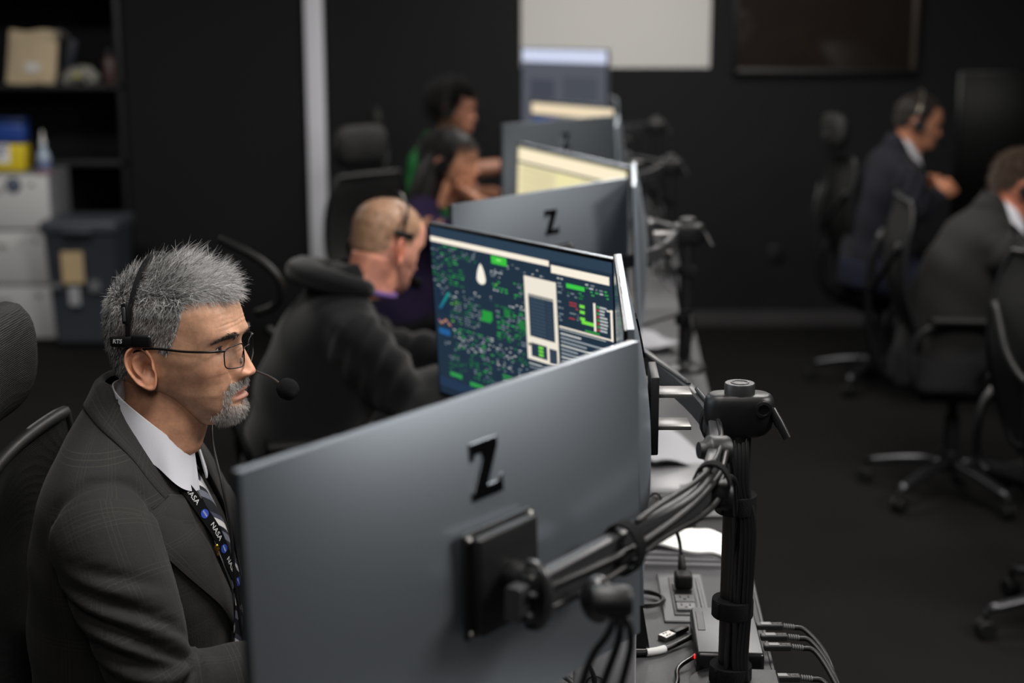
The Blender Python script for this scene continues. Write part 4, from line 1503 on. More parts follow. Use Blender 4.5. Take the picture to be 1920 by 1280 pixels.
def ear_mesh(sign, n=40, m=16):
    """one ear: rim, inner fold, bowl and lobe"""
    V, F = [], []
    vs = np.linspace(0, 2 * PI, n, endpoint=False)
    us = np.linspace(0.02, 1, m)
    tilt = .32
    for layer in (0, 1):
        for u in us:
            for v in vs:
                cx, cz = math.cos(v), math.sin(v)
                # outline: wide on top, narrow lobe; v = 0 points to the face
                hw = .0188 + .0050 * cz
                if cz < -.3:
                    hw *= 1 + .12 * ((-cz - .3) / .7)
                ex = hw * cx * u * (1.0 if cx < 0 else .82)
                ez = .0350 * cz * u
                post = sstep(.55, -.2, cx)                      # rim is strong at the back and top
                h = .0
                h += .0072 * math.exp(-((u - .92) / .075) ** 2) * (.35 + .65 * max(post, sstep(.2, .8, cz))) * (1 - .75 * sstep(-.55, -.85, cz))
                h -= .0030 * math.exp(-((u - .74) / .07) ** 2) * post * sstep(-.6, -.2, cz)
                h += .0042 * math.exp(-((u - .53) / .10) ** 2) * post * sstep(-.8, -.4, cz)
                h -= .0095 * math.exp(-(((ex - .003) / .0075) ** 2 + ((ez + .004) / .0115) ** 2))
                h += .0055 * math.exp(-(((ex - .0125) / .004) ** 2 + ((ez + .004) / .006) ** 2))   # tragus
                h += .002 * sstep(-.5, -.9, cz)
                if layer:
                    h = -.006 * (1 - u ** 4) - .004 if u < .99 else h - .003
                # lean and swing away from the head
                x = ex * math.cos(tilt) - ez * math.sin(tilt)
                z = ex * math.sin(tilt) + ez * math.cos(tilt)
                out = h + .0035 + .42 * max(0, .012 - x)
                V.append((-.017 + x * .97, sign * (.0715 + out), .0045 + z))
    k = n * m
    for i in range(m - 1):
        for j in range(n):
            j2 = (j + 1) % n
            F.append((i * n + j, i * n + j2, (i + 1) * n + j2, (i + 1) * n + j))
            F.append((k + i * n + j2, k + i * n + j, k + (i + 1) * n + j, k + (i + 1) * n + j2))
    for j in range(n):
        j2 = (j + 1) % n
        F.append(((m - 1) * n + j, (m - 1) * n + j2, k + (m - 1) * n + j2, k + (m - 1) * n + j))
    F.append(tuple(range(n - 1, -1, -1)))
    F.append(tuple(k + j for j in range(n)))
    if sign < 0:
        F = [f[::-1] for f in F]
    return np.array(V), F


def eyelids(sign):
    m = MB()
    c = np.array((.0700, sign * .0315, .0240))
    r = .0136
    az = np.linspace(-1.25, 1.25, 21)
    for up in (1, -1):
        G = []
        for s in np.linspace(0, 1, 8):
            row = []
            for a in az:
                w = max(0, math.cos(a * 1.26))
                e0 = (.30 if up > 0 else -.30) * w - .03
                e1 = 1.35 * up
                e = e0 + (e1 - e0) * s
                row.append(c + r * (1 + .02 * (1 - s)) * np.array((math.cos(e) * math.cos(a), math.cos(e) * math.sin(a), math.sin(e))))
            G.append(row)
        m.grid(np.array(G) if up > 0 else np.array(G)[:, ::-1])
    return m


def rot(yaw, pitch=0., roll=0.):
    return np.array((Matrix.Rotation(yaw, 3, 'Z') @ Matrix.Rotation(pitch, 3, 'Y') @ Matrix.Rotation(roll, 3, 'X')))


def hairline(x, ay):
    """height of the hair edge at position x of a short haired head"""
    return np.interp(x, [-.12, -.09, -.06, -.046, -.044, .002, .012, .020, .028, .036, .043, .048, .064, .087, .1, .13],
                     [-.034, -.03, -.016, -.008, .034, .034, .02, .022, .036, .052, .07, .095, .0955, .0945, .0925, .0925])


def strands(P, D, N, L, r, colr, seg=4, lift=.5, curl=.15, droop=0.):
    """tapered three sided hairs; returns V, F, colours"""
    n = len(P)
    t = np.linspace(0, 1, seg + 1)
    ph = rng.uniform(0, 2 * PI, (n, 3))
    fr = rng.uniform(2, 5, (n, 3))
    lf = lift if hasattr(lift, '__len__') else np.full(n, lift)
    pts = P[:, None] + L[:, None, None] * (N[:, None] * (lf[:, None, None] * t[None, :, None]) + D[:, None] * (t[None, :, None] ** 1.25))
    pts = pts + L[:, None, None] * curl * t[None, :, None] * np.sin(fr[:, None] * t[None, :, None] + ph[:, None])
    pts[:, :, 2] -= droop * L[:, None] * t[None] ** 2
    T = np.gradient(pts, axis=1)
    T /= np.linalg.norm(T, axis=2)[..., None] + 1e-12
    ref = rng.normal(size=(n, 1, 3))
    A = ref - T * (T * ref).sum(2)[..., None]
    A /= np.linalg.norm(A, axis=2)[..., None] + 1e-12
    B = np.cross(T, A)
    rad = (r if hasattr(r, '__len__') else np.full(n, r))[:, None] * np.array([1 - .88 * q ** 1.5 for q in t])[None]
    an = np.array([0, 2 * PI / 3, 4 * PI / 3])
    R = pts[:, :, None] + rad[:, :, None, None] * (np.cos(an)[None, None, :, None] * A[:, :, None] + np.sin(an)[None, None, :, None] * B[:, :, None])
    V = R.reshape(-1, 3)
    base = np.arange(n)[:, None, None] * ((seg + 1) * 3)
    i = np.arange(seg)[None, :, None] * 3
    j = np.arange(3)[None, None, :]
    j2 = (j + 1) % 3
    F = np.stack([base + i + j, base + i + j2, base + i + 3 + j2, base + i + 3 + j], -1).reshape(-1, 4)
    return V, F, np.repeat(colr, (seg + 1) * 3, 0)


def big_mesh(name, V, F, C, mat, parent, wc=True):
    V = np.asarray(V, float)
    if wc:
        Mi = np.array(tm(parent).inverted())
        V = V @ Mi[:3, :3].T + Mi[:3, 3]
    me = bpy.data.meshes.new(name)
    nf = len(F)
    me.vertices.add(len(V))
    me.vertices.foreach_set('co', V.ravel())
    me.loops.add(nf * 4)
    me.loops.foreach_set('vertex_index', np.asarray(F, np.int32).ravel())
    me.polygons.add(nf)
    me.polygons.foreach_set('loop_start', np.arange(0, nf * 4, 4, dtype=np.int32))
    me.polygons.foreach_set('use_smooth', np.ones(nf, bool))
    me.update(calc_edges=True)
    me.validate()
    me.materials.append(mat)
    o = bpy.data.objects.new(name, me)
    col.objects.link(o)
    o.parent = parent
    set_col(o, C)
    return o


def sample_faces(V, F, mask, n):
    """n random points on the faces whose corner vertices pass the mask; returns points, normals"""
    Q = np.array([f for f in F if len(f) == 4])
    ok = mask[Q].all(1)
    Q = Q[ok]
    a, b, c, d = (V[Q[:, k]] for k in range(4))
    nn = np.cross(c - a, d - b)
    ar = np.linalg.norm(nn, axis=1)
    pick = rng.choice(len(Q), n, p=ar / ar.sum())
    u, v = rng.random((n, 1)), rng.random((n, 1))
    P = (a[pick] * (1 - u) + b[pick] * u) * (1 - v) + (d[pick] * (1 - u) + c[pick] * u) * v
    N = nn[pick] / (ar[pick][:, None] + 1e-15)
    return P, N


SKIN_M = attr_mat('skin', rough=.47, spec=.4, bump=.12, bscale=420, sss=.2, var=.26)
HAIR_M = attr_mat('hair_strands', rough=.42, spec=.45)
EYE_W = pm('eye_white', (205, 198, 190), .2)
IRIS_M = pm('brown_iris', (52, 34, 24), .15)
LENS_M = thin_glass('spectacle_lens')

# torso sections of a seated man: height, centre x, half depth, half width (x measured from the hips)
TORSO = [(.50, -.01, .14, .185), (.60, -.012, .146, .188), (.75, -.006, .148, .182), (.86, -.003, .149, .188), (.96, -.008, .130, .195), (1.02, -.015, .107, .196), (1.06, -.020, .085, .186), (1.085, -.019, .071, .165), (1.105, -.0215, .0615, .130), (1.125, -.0205, .0505, .094), (1.145, -.016, .043, .072), (1.165, -.010, .034, .058)]


class Torso:
    def __init__(s, org, yaw=0., lean=0., wide=1., deep=1., dz=0., n=2.35):
        s.o, s.R, s.lean, s.w, s.d, s.dz, s.n = np.array(org, float), rot(yaw), lean, wide, deep, dz, n
        T = np.array(TORSO)
        s.z, s.c, s.a, s.b = T.T

    def sec(s, z):
        f = lambda q: .25 * np.interp(z - .012, s.z, q) + .5 * np.interp(z, s.z, q) + .25 * np.interp(z + .012, s.z, q)
        return f(s.c) + s.lean * (z - .6) + s.lean * .6 * np.maximum(0, z - .85), f(s.a) * s.d, f(s.b) * s.w

    def world(s, P):
        return np.asarray(P, float) @ s.R.T + s.o + np.array((0, 0, s.dz))

    def pt(s, th, z, off=0.):
        """surface point at angle th (0 = breastbone, + = left), height z, pushed out by off"""
        c, a, b = s.sec(z)
        C, S = math.cos(th), math.sin(th)
        x = c + (a + off) * np.sign(C) * abs(C) ** (2 / s.n)
        y = (b + off) * np.sign(S) * abs(S) ** (2 / s.n)
        return s.world((x, y, z))

    def fy(s, y, z, off=0.):
        """front surface point at side offset y"""
        c, a, b = s.sec(z)
        return s.world((c + (a + off) * max(0, 1 - (abs(y) / (b + off)) ** s.n) ** (1 / s.n), y, z))

    def neck(s):
        return s.sec(1.11)[0] + .060

    def top_z(s, x, y):
        lo, hi = .98, 1.172
        for _ in range(30):
            z = .5 * (lo + hi)
            c, a, b = s.sec(z)
            if (abs(x - c) / a) ** s.n + (abs(y) / b) ** s.n > 1:
                hi = z
            else:
                lo = z
        return lo

    def th_of(s, x, y, z):
        c, a, b = s.sec(z)
        return math.degrees(math.atan2((abs(y) / b) ** (s.n / 2), np.sign(x - c) * (abs(x - c) / a) ** (s.n / 2)))

    def rings(s, zs, inset=0., k=44):
        out = []
        for z in zs:
            out.append([s.pt(t, z, -inset) for t in np.linspace(0, 2 * PI, k, endpoint=False)])
        return out


def limb(m, joints, radii, n=18, k=26):
    P = spline(joints, k)
    r = np.interp(np.linspace(0, 1, k), np.linspace(0, 1, len(radii)), radii)
    m.tube(P, r, n)
    return P, r


def hand_mb(m, w, d, up, curl=.5, s=1.0, side=1):
    """palm, four fingers of unequal length and a thumb leaving the side of the palm; w wrist, d pointing, up = back of the hand"""
    d, up = nrm(d), np.asarray(up, float)
    up = nrm(up - d * (up @ d))
    sd = np.cross(up, d) * side            # towards the thumb
    w = np.asarray(w, float)
    R = []
    for t, hw, hh in ((-.02, .026, .021), (0, .027, .02), (.03, .036, .017), (.06, .041, .015), (.085, .041, .013), (.093, .036, .008)):
        R.append([w + d * t * s + sd * math.cos(a) * hw * s + up * math.sin(a) * hh * s for a in np.linspace(0, 2 * PI, 16, endpoint=False)])
    m.loft(R)
    for k, (off, ln) in enumerate(((.029, .072), (.010, .08), (-.010, .074), (-.029, .058))):
        p = w + d * .082 * s + sd * off * s
        pts = [p]
        ang = .12
        for seg in (.45, .3, .25):
            ang += curl * (.8 + .1 * k)
            pts.append(pts[-1] + (d * math.cos(ang) - up * math.sin(ang)) * ln * seg * s)
        m.tube(spline(pts, 10), np.linspace(.0092, .0066, 10) * s, 9)
    p = w + d * .022 * s + sd * .024 * s
    m.tube(spline([p, p + (d * .5 + sd * .7 - up * .3) * .034 * s, p + (d * .95 + sd * .75 - up * .55) * .055 * s, p + (d * 1.3 + sd * .65 - up * .8) * .066 * s], 10), np.linspace(.0125, .0075, 10) * s, 9)


def person(label, head_o, yaw, pitch, torso, arms, skin, clothes, hair=None, res=(56, .003), voxel=.013, group=None, female=False, roll=0., lip=None, trousers=(26, 26, 29), neck_r=1.0, hero=False):
    """arms: two (elbow, wrist, hand dir, back-of-hand dir, curl) in world space, right arm first.
    The body is one mesh; garments and hair are its children."""
    O = np.array(head_o, float)
    R = rot(yaw, pitch, roll)
    base = torso.world((0, 0, 0))
    base[2] = 0
    toW = lambda P: np.asarray(P) @ R.T + O
    hv, hf, hz = head_mesh(res[0], res[1], female)
    sk = np.array(lin(skin))
    C = np.repeat(sk[None], len(hv), 0)
    x, ay, z = np.where(hv[:, 0] > 0, hv[:, 0] / FX, hv[:, 0]), np.abs(hv[:, 1]), hz
    # warm flush of nose, cheeks, ears; paler eyelids; lips
    w = np.exp(-((x - .12) / .015) ** 2 - ((z + .01) / .015) ** 2) * .5 + np.exp(-((ay - .045) / .02) ** 2 - ((z + .012) / .02) ** 2) * .35 * (x > .03)
    C = C * (1 - w[:, None]) + w[:, None] * sk * np.array((1.12, .88, .82))
    lp = np.array(lin(lip or (168, 104, 92)))
    zm = -.0468 - .005 * (ay / .027) ** 2
    ml = np.clip(1 - (ay / .026) ** 4, 0, 1) * np.exp(-(np.maximum(0, np.abs(z - zm + .0005) - .0075) / .0018) ** 2) * (x > .08) * (ay < .026)
    C = C * (1 - .75 * ml[:, None]) + .75 * ml[:, None] * lp
    if hair:
        hm = hair['mask'](x, ay, hv[:, 2])
        hc = np.array(lin(hair['scalp']))
        C = C * (1 - hm[:, None]) + hc * hm[:, None]
    else:
        hm = np.zeros(len(hv))
    V, F, CC = [toW(hv)], list(hf), [C]
    cnt = len(hv)

    def join(v, f, c):
        nonlocal cnt
        v = np.asarray(v)
        V.append(v)
        F.extend([tuple(i + cnt for i in q) for q in f])
        CC.append(np.repeat(np.array(c)[None], len(v), 0))
        cnt += len(v)
    for s in (1, -1):
        ev, ef = ear_mesh(s)
        join(toW(ev), ef, sk * np.array((1.06, .88, .82)))
        el = eyelids(s)
        join(toW(np.array(el.v)), el.f, sk * np.array((.93, .87, .85)))
    # neck, from inside the skull into the collar
    nb = torso.world((torso.neck() - .004, 0, 1.075))
    top = toW(np.array((-.022, 0, -.02)))
    m = MB()
    rr = []
    for t in np.linspace(0, 1, 12):
        c = top * (1 - t) + nb * t
        c = c + R[:, 0] * .012 * math.sin(PI * t)
        ra, rb = (.060 + .012 * t ** 2) * neck_r, (.056 + .012 * t ** 2) * neck_r
        fx = nrm(R[:, 0] * (1 - t) + torso.R[:, 0] * t)
        fy = nrm(R[:, 1] * (1 - t) + torso.R[:, 1] * t)
        q = []
        for a in np.linspace(0, 2 * PI, 28, endpoint=False):
            bulge = 1 + .05 * math.cos(3 * a) * math.sin(PI * t)
            q.append(c + fx * math.cos(a) * ra * bulge + fy * math.sin(a) * rb)
        rr.append(q)
    m.loft(rr)
    join(m.v, m.f, sk * np.array((.97, .9, .87)))
    # trunk and limbs under the clothes: one skin
    m = MB()
    m.loft(torso.rings(np.linspace(.5, 1.13, 17), .014, 30))
    mg = MB()          # garment: trunk with sleeves
    zs = np.concatenate([np.linspace(.50, 1.0, 16), np.linspace(1.02, 1.165, 14)])
    mg.loft(torso.rings(zs, 0, 56))
    axes = []
    hands = MB()
    for k, (sg, arm) in enumerate(zip((-1, 1), arms)):
        el_, wr, hd, hu, cu = arm
        c_, a_, b_ = torso.sec(1.03)
        sh_in = torso.world((c_ + .012, sg * b_ * .60, 1.015))
        sh_ = torso.world((c_ + .024, sg * b_ * .93, .995))
        el_, wr = np.array(el_, float), np.array(wr, float)
        mid = .5 * (sh_ + el_) + np.array((0, 0, .0)) + torso.world((0, sg * .012, 0)) - torso.world((0, 0, 0))
        fore = .5 * (el_ + wr)
        J = [sh_in, sh_, mid, el_, fore, wr]
        sl = clothes.get('sleeve', 1.0)
        if clothes.get('short'):
            limb(m, J, [.05, .06, .05, .046, .042, .03], 14, 20)
            Jg, rg_ = [sh_in, sh_, mid, .35 * mid + .65 * el_], [.060 * sl, .073 * sl, .067 * sl, .066 * sl]
        else:
            Jg, rg_ = J, None
        P, r = limb(mg, Jg, rg_ or [.060 * sl, .073 * sl, .067 * sl, .060 * sl, .052 * sl, .041 * sl], 22, 34)
        axes.append((P, r))
        limb(m, J, [.05, .06, .048, .042, .038, .027], 14, 20)
        hand_mb(hands, wr + nrm(wr - fore) * .012, hd, hu, cu, .95 if female else 1.02, 1 if sg < 0 else -1)
    legs = MB()
    kn = []
    for sg in (-1, 1):
        hp = torso.world((.0, sg * .085, .56))
        knp = torso.world((.44, sg * .13, .56))
        ank = torso.world((.41, sg * .14, .11))
        hp[2], knp[2], ank[2] = .56, .55, .12
        limb(legs, [torso.world((-.04, sg * .07, .56)) * np.array((1, 1, 0)) + np.array((0, 0, .56)), hp, .5 * (hp + knp), knp, .5 * (knp + ank) + np.array((-.01, 0, 0)), ank], [.09, .1, .085, .066, .062, .056], 18, 30)
        limb(m, [hp, .5 * (hp + knp), knp, .5 * (knp + ank), ank * np.array((1, 1, 0)) + np.array((0, 0, .06))], [.08, .068, .05, .045, .03], 12, 20)
        kn.append(ank)
    bv, bn_, bf_ = remesh(m, .022, 3)
    join(bv, bf_, sk)
    join(hands.v, hands.f, sk * np.array((1.02, .95, .92)))
    V = np.vstack(V)
    o = mk('person', V - base, F, SKIN_M, None, smooth=True)
    o.location = base
    set_col(o, np.vstack(CC))
    tag(o, label, 'person', group)
    # eyes
    for s in (1, -1):
        c = np.array((.0700, s * .0315, .0240))
        for upl, rad, nm in ((1, .0009, 'upper_lash_line'), (-1, .00045, 'lower_lash_line')):
            ln_ = []
            for a in np.linspace(-1.15, 1.15, 17):
                w = max(0, math.cos(a * 1.26))
                e = (.30 if upl > 0 else -.30) * w - .03
                ln_.append(toW(c + .01395 * np.array((math.cos(e) * math.cos(a), math.cos(e) * math.sin(a), math.sin(e)))))
            MB().tube(np.array(ln_), rad, 6).build(nm, BLACK_INK, o, smooth=True, wc=True)
        c = toW(np.array((.0700, s * .0315, .0240)))
        e = MB().ball(c, .0122, 20, 14).build('eye', EYE_W, o, smooth=True, wc=True)
        f = R[:, 0]
        f = nrm(f * 1 + R[:, 2] * -.04)
        a1 = nrm(np.cross((0, 0, 1), f))
        a2 = np.cross(f, a1)
        MB().lathe([(.0062, .0106), (.0058, .0116), (.003, .0124), (0, .0126)], 18, c, (a1, a2, f)).build('iris', IRIS_M, e, smooth=True, wc=False)
        inv = np.array(tm(o).inverted())
        for ch in e.children:
            q = np.empty(len(ch.data.vertices) * 3)
            ch.data.vertices.foreach_get('co', q)
            ch.data.vertices.foreach_set('co', (q.reshape(-1, 3) @ inv[:3, :3].T + inv[:3, 3]).ravel())
    # garment
    gv, gn, gf = remesh(mg, voxel, 5)
    # which axis owns each vertex, and cloth coordinates along it
    loc = (gv - torso.o - np.array((0, 0, torso.dz))) @ torso.R
    c_, a_, b_ = torso.sec(loc[:, 2])
    q = (np.abs((loc[:, 0] - c_) / a_) ** torso.n + np.abs(loc[:, 1] / b_) ** torso.n) ** (1 / torso.n)
    dt = (q - 1) * .12
    uv = np.stack([np.arctan2(loc[:, 1], loc[:, 0] - c_) * .19, loc[:, 2]], 1)
    own = np.zeros(len(gv), int)
    best = dt.copy()
    sdist, sarc, sang = [], [], []
    for k, (P, r) in enumerate(axes):
        d2 = ((gv[:, None] - P[None]) ** 2).sum(2)
        i = d2.argmin(1)
        dd = np.sqrt(d2.min(1)) - r[i]
        arc = np.concatenate([[0], np.cumsum(np.linalg.norm(np.diff(P, axis=0), axis=1))])
        T, A, B = frames(P)
        rel = gv - P[i]
        ang = np.arctan2((rel * B[i]).sum(1), (rel * A[i]).sum(1))
        fine = np.clip(arc[i] + (rel * T[i]).sum(1), 0, arc[-1])
        lead = (i > 5)
        mine = lead & (dd < best + .004)
        uv[mine] = np.stack([ang[mine] * .062, -fine[mine]], 1)
        own[mine] = k + 1
        best[mine] = dd[mine]
        sdist.append(dd)
        sarc.append(fine / arc[-1])
        sang.append(ang)
    if hero:
        disp = np.zeros(len(gv))
        for k in (0, 1):
            mine = own == k + 1
            a, g2 = sarc[k], sang[k]
            # drag folds across the upper arm and bunching inside the elbow
            for c0, w0, sl, am, ph in ((.64, .05, -.05, .004, 2.8), (.74, .05, .05, .003, 1.7)):
                prof = np.exp(-((a - c0 - sl * np.sin(g2 + ph)) / w0) ** 2)
                disp += mine * am * prof * (.45 + .55 * np.cos(g2 + ph))
            # diagonal drag lines, running down towards the chest on the outer face of the sleeve
            rel = gv - axes[k][0][((gv[:, None] - axes[k][0][None]) ** 2).sum(2).argmin(1)]
            oy = -1 if k == 0 else 1
            g3 = np.arctan2(rel[:, 0] + .4 * rel[:, 2], oy * rel[:, 1])
            for a0, am, wn, sl3 in ((.21, .0060, .8, .06), (.275, .0115, 1.1, .085), (.345, .0135, 1.2, .095), (.415, .0115, 1.1, .06), (.49, .010, .9, .08), (.56, .007, .9, .05)):
                t_ = a - a0 - sl3 * g3
                win = np.exp(-((g3 - .25) / wn) ** 2)
                disp += mine * am * win * (-np.exp(-(t_ / .019) ** 2) + .75 * np.exp(-((t_ - .036) / .024) ** 2))
            disp += mine * .0022 * np.sin(17 * a + 2 * g2) * sstep(.15, .4, a)
            # shoulder seam
            seam = np.exp(-(((sdist[k] - dt)) / .006) ** 2) * (a < .45)
            disp -= .0060 * seam
            disp += .004 * np.exp(-((sdist[k] - dt + .014) / .008) ** 2) * (a < .4) * mine
        tr_ = own == 0
        disp += tr_ * .0025 * np.sin(loc[:, 2] * 46 + loc[:, 0] * 30 + 3 * loc[:, 1]) * sstep(.05, -.1, loc[:, 0]) * sstep(1.02, .9, loc[:, 2])
        gv = gv + gn * disp[:, None]
    else:
        disp = .005 * np.sin(gv[:, 2] * 52 + 14 * np.sin(gv[:, 0] * 9) + gv[:, 1] * 20) * (own > 0) + .003 * np.sin(gv[:, 2] * 38 + gv[:, 0] * 25)
        gv = gv + gn * disp[:, None]
    # neck opening
    hole = (((loc[:, 0] - torso.neck()) / .064) ** 2 + (loc[:, 1] / .072) ** 2 < 1) & (loc[:, 2] > 1.0)
    gf = [f for f in gf if not all(hole[i] for i in f)]
    gname = clothes.get('name', 'jacket')
    go = mk(gname, gv, gf, clothes['mat'], o, smooth=True, wc=True)
    set_vec(go, uv)
    # trousers and shoes
    pel = torso.rings(np.linspace(.5, .64, 5), -.004, 30)
    legs.loft(pel)
    lv, ln_, lf = remesh(legs, .016, 4)
    mk('trousers', lv, lf, pm('trousers_%d_%d_%d' % trousers, trousers, .9, spec=.2), o, smooth=True, wc=True)
    fwd = torso.R[:, 0]
    sd = torso.R[:, 1]
    for a in kn:
        m = MB()
        RR = []
        for t, hw, hh in ((-.06, .02, .03), (-.05, .03, .05), (0, .036, .075), (.06, .04, .06), (.13, .045, .045), (.18, .04, .035), (.205, .02, .02)):
            RR.append([np.array((a[0], a[1], 0)) + fwd * t + sd * math.cos(b) * hw + np.array((0, 0, hh * .5 + .002 + hh * .5 * math.sin(b))) for b in np.linspace(0, 2 * PI, 14, endpoint=False)])
        m.loft(RR).build('shoe', pm('black_leather', (18, 17, 17), .35), o, smooth=True, wc=True)
    return o, toW, R, hv, hf, hz, hm


def shell_patch(torso, inner, outer, off, thick=.0035, k=40, mirror=False):
    """cloth strip lying on the torso between two (angle degrees, height) curves"""
    a, b = spline(inner, k), spline(outer, k)
    G = []
    sg = -1 if mirror else 1
    for s in np.linspace(0, 1, 7):
        e = off + .002 * math.sin(PI * s)
        G.append([torso.pt(sg * math.radians(p[0] * (1 - s) + q[0] * s), p[1] * (1 - s) + q[1] * s, e) for p, q in zip(a, b)])
    G = np.array(G)
    cen = torso.world((0, 0, 1.0))
    ax = (G - cen)
    ax[..., 2] *= .15
    ax /= np.linalg.norm(ax, axis=2)[..., None]
    m = MB()
    top, bot = G + ax * thick, G - ax * .006
    m.grid(top)
    m.grid(bot[:, ::-1])
    m.grid(np.array([top[0], bot[0]])[::-1])
    m.grid(np.array([top[-1], bot[-1]]))
    m.grid(np.array([top[:, 0], bot[:, 0]]))
    m.grid(np.array([top[:, -1], bot[:, -1]])[::-1])
    uvs = [(np.linspace(0, 1, 7)[i] * .05 + .1, j * .012) for _ in range(2) for i in range(7) for j in range(k)]
    return m, uvs


def ribbon(P, W, N, thick=.0012):
    """flat strap along P, width vectors W, outward N"""
    P, W, N = map(np.asarray, (P, W, N))
    m = MB()
    A, B = P - W / 2, P + W / 2
    m.grid(np.array([A + N * thick, B + N * thick]))
    m.grid(np.array([B, A]))
    m.grid(np.array([A, A + N * thick]))
    m.grid(np.array([B + N * thick, B]))
    return m


def suit_front(o, torso, jm, shirt_m, tie_m, zt=1.135, zlow=.80, hood=False):
    """shirt front, lapels with notched collar and tie laid over the jacket"""
    G = []
    for z in np.linspace(zlow, 1.077, 24):
        w = .004 + .056 * ((z - zlow) / (1.077 - zlow)) ** .9
        G.append([torso.fy(y, z, .004) for y in np.linspace(-w, w, 13)])
    mk('shirt_front', np.array(G).reshape(-1, 3), [(i * 13 + j, i * 13 + j + 1, (i + 1) * 13 + j + 1, (i + 1) * 13 + j) for i in range(23) for j in range(12)], shirt_m, o, smooth=True, wc=True)
    xc_ = torso.neck()

    def ring_pt(phi, scale, dz):
        x, y = xc_ + .068 * math.cos(phi) * scale, .076 * math.sin(phi) * scale
        return np.array((x, y, torso.top_z(x, y) + dz * (.35 + .65 * sstep(.2, -.7, math.cos(phi)))))
    ph0 = math.radians(50)
    k = 30
    prof = ((.97, .010, -.004), (1.0, .016, .0), (1.08, .0165, .006), (1.2, .010, .003), (1.36, .007, .0), (1.44, .0055, -.004), (1.44, .002, -.006))
    pi_ = ring_pt(ph0, 1.02, 0)
    po_ = ring_pt(ph0, 1.44, 0)
    for sg in (1, -1):
        G = []
        for sc_, dz, dn in prof:
            row = []
            for f in np.linspace(PI, ph0, k):
                p = ring_pt(f, sc_, dz)
                p[1] *= sg
                row.append(torso.world(p))
            G.append(row)
        G = np.array(G)
        m = MB()
        m.grid(G if sg < 0 else G[:, ::-1])
        c = m.build('jacket_collar', jm, o, smooth=True, wc=True)
        j_ = np.arange(k) if sg < 0 else np.arange(k)[::-1]
        set_vec(c, [(i * .012 + .3, q * .009) for i in range(len(prof)) for q in j_])
    i0 = (torso.th_of(pi_[0], pi_[1], pi_[2] - .004), pi_[2] - .004)
    o0 = (torso.th_of(po_[0], po_[1], po_[2] - .004) - 3, po_[2] - .008)
    inner = [i0, (26, 1.03), (16.5, .965), (10, .895), (4, zlow + .03), (0, zlow - .01)]
    outer = [o0, (62, 1.025), (54, .985), (40, .93), (26, .88), (12, zlow + .03), (1, zlow - .012)]
    for mir in (False, True):
        m, uvs = shell_patch(torso, inner, outer, .004, .003, 44, mir)
        c = m.build('lapel', jm, o, smooth=True, wc=True)
        set_vec(c, uvs)
    if tie_m:
        zs = np.linspace(1.045, zlow - .03, 20)
        P = np.array([torso.fy(0, z, .010) for z in zs])
        W = np.array([torso.R[:, 1] * (.030 + .035 * t) for t in np.linspace(0, 1, 20)])
        N = np.array([torso.R[:, 0]] * 20)
        m = MB()
        us = np.linspace(-.5, .5, 7)
        G = np.array([[P[i] + W[i] * u + N[i] * .005 * (1 - (2 * u) ** 2) for u in us] for i in range(20)])
        m.grid(G)
        m.grid(G[:, ::-1] - N[0] * .002)
        uv = [(u * np.linalg.norm(W[i]), zs[i]) for _ in range(2) for i in range(20) for u in us]
        t_ = m.build('tie', tie_m, o, smooth=True, wc=True)
        set_vec(t_, uv)
        k = torso.fy(0, 1.047, .010)
        m = MB()
        R = []
        for dz, hw, hd in ((-.024, .012, .009), (-.02, .015, .012), (.0, .019, .014), (.016, .022, .013), (.02, .018, .008)):
            R.append([k + torso.R[:, 1] * math.cos(a) * hw + torso.R[:, 0] * math.sin(a) * hd + np.array((0, 0, dz)) for a in np.linspace(0, 2 * PI, 18, endpoint=False)])
        m.loft(R)
        kn = m.build('tie_knot', tie_m, o, smooth=True, wc=True)
        V = np.array(m.v) - k
        set_vec(kn, np.stack([V @ torso.R[:, 1], V[:, 2] + 1.1 + .01], 1))


def shirt_collar(o, torso, O, mat, front, back, hw=.068):
    """collar leaf folded around the neck: front and back are the (x, z) of its top edge in the torso frame"""
    xf_, zf_ = front
    xb_, zb_ = back
    xc_, zc_ = (xf_ + xb_) / 2, (zf_ + zb_) / 2
    a_ = (xf_ - xb_) / 2
    G = []
    ph = np.concatenate([np.linspace(9, 60, 16), np.linspace(66, 294, 40), np.linspace(300, 351, 16)])
    for s in np.linspace(0, 1, 7):
        row = []
        for p in ph:
            a = math.radians(p)
            c = math.cos(a)
            fr_ = sstep(.2, .95, c)
            drop = (.034 + .026 * fr_ + .022 * sstep(-.8, -.1, c) * (1 - fr_)) * s
            out = 1 + (.16 + .10 * fr_) * s ** .8
            x = xc_ + a_ * c * (1 + (.12 + .04 * fr_) * s)
            y = hw * math.sin(a) * out * (1 + .18 * fr_ * s)
            if s > 0:
                y += .012 * fr_ * s * (1 if p < 180 else -1)
            z = zc_ + (zf_ - zb_) / 2 * c - drop + .012 * (1 - c * c)
            row.append(torso.world((x, y, z)))
        G.append(row)
    G = np.array(G)
    cen = G.mean((0, 1))
    inn = cen + (G - cen) * np.array((.965, .965, 1))
    m = MB()
    m.grid(G[:, ::-1])
    m.grid(inn)
    m.grid(np.array([G[0], inn[0]]))
    m.grid(np.array([inn[-1], G[-1]]))
    m.grid(np.array([G[:, 0], inn[:, 0]]))
    m.grid(np.array([inn[:, -1], G[:, -1]]))
    return m.build('shirt_collar', mat, o, smooth=True, wc=True)


# ---- headsets are things of their own, worn by the people
HB_M = pm('headset_black', (20, 20, 21), .35)


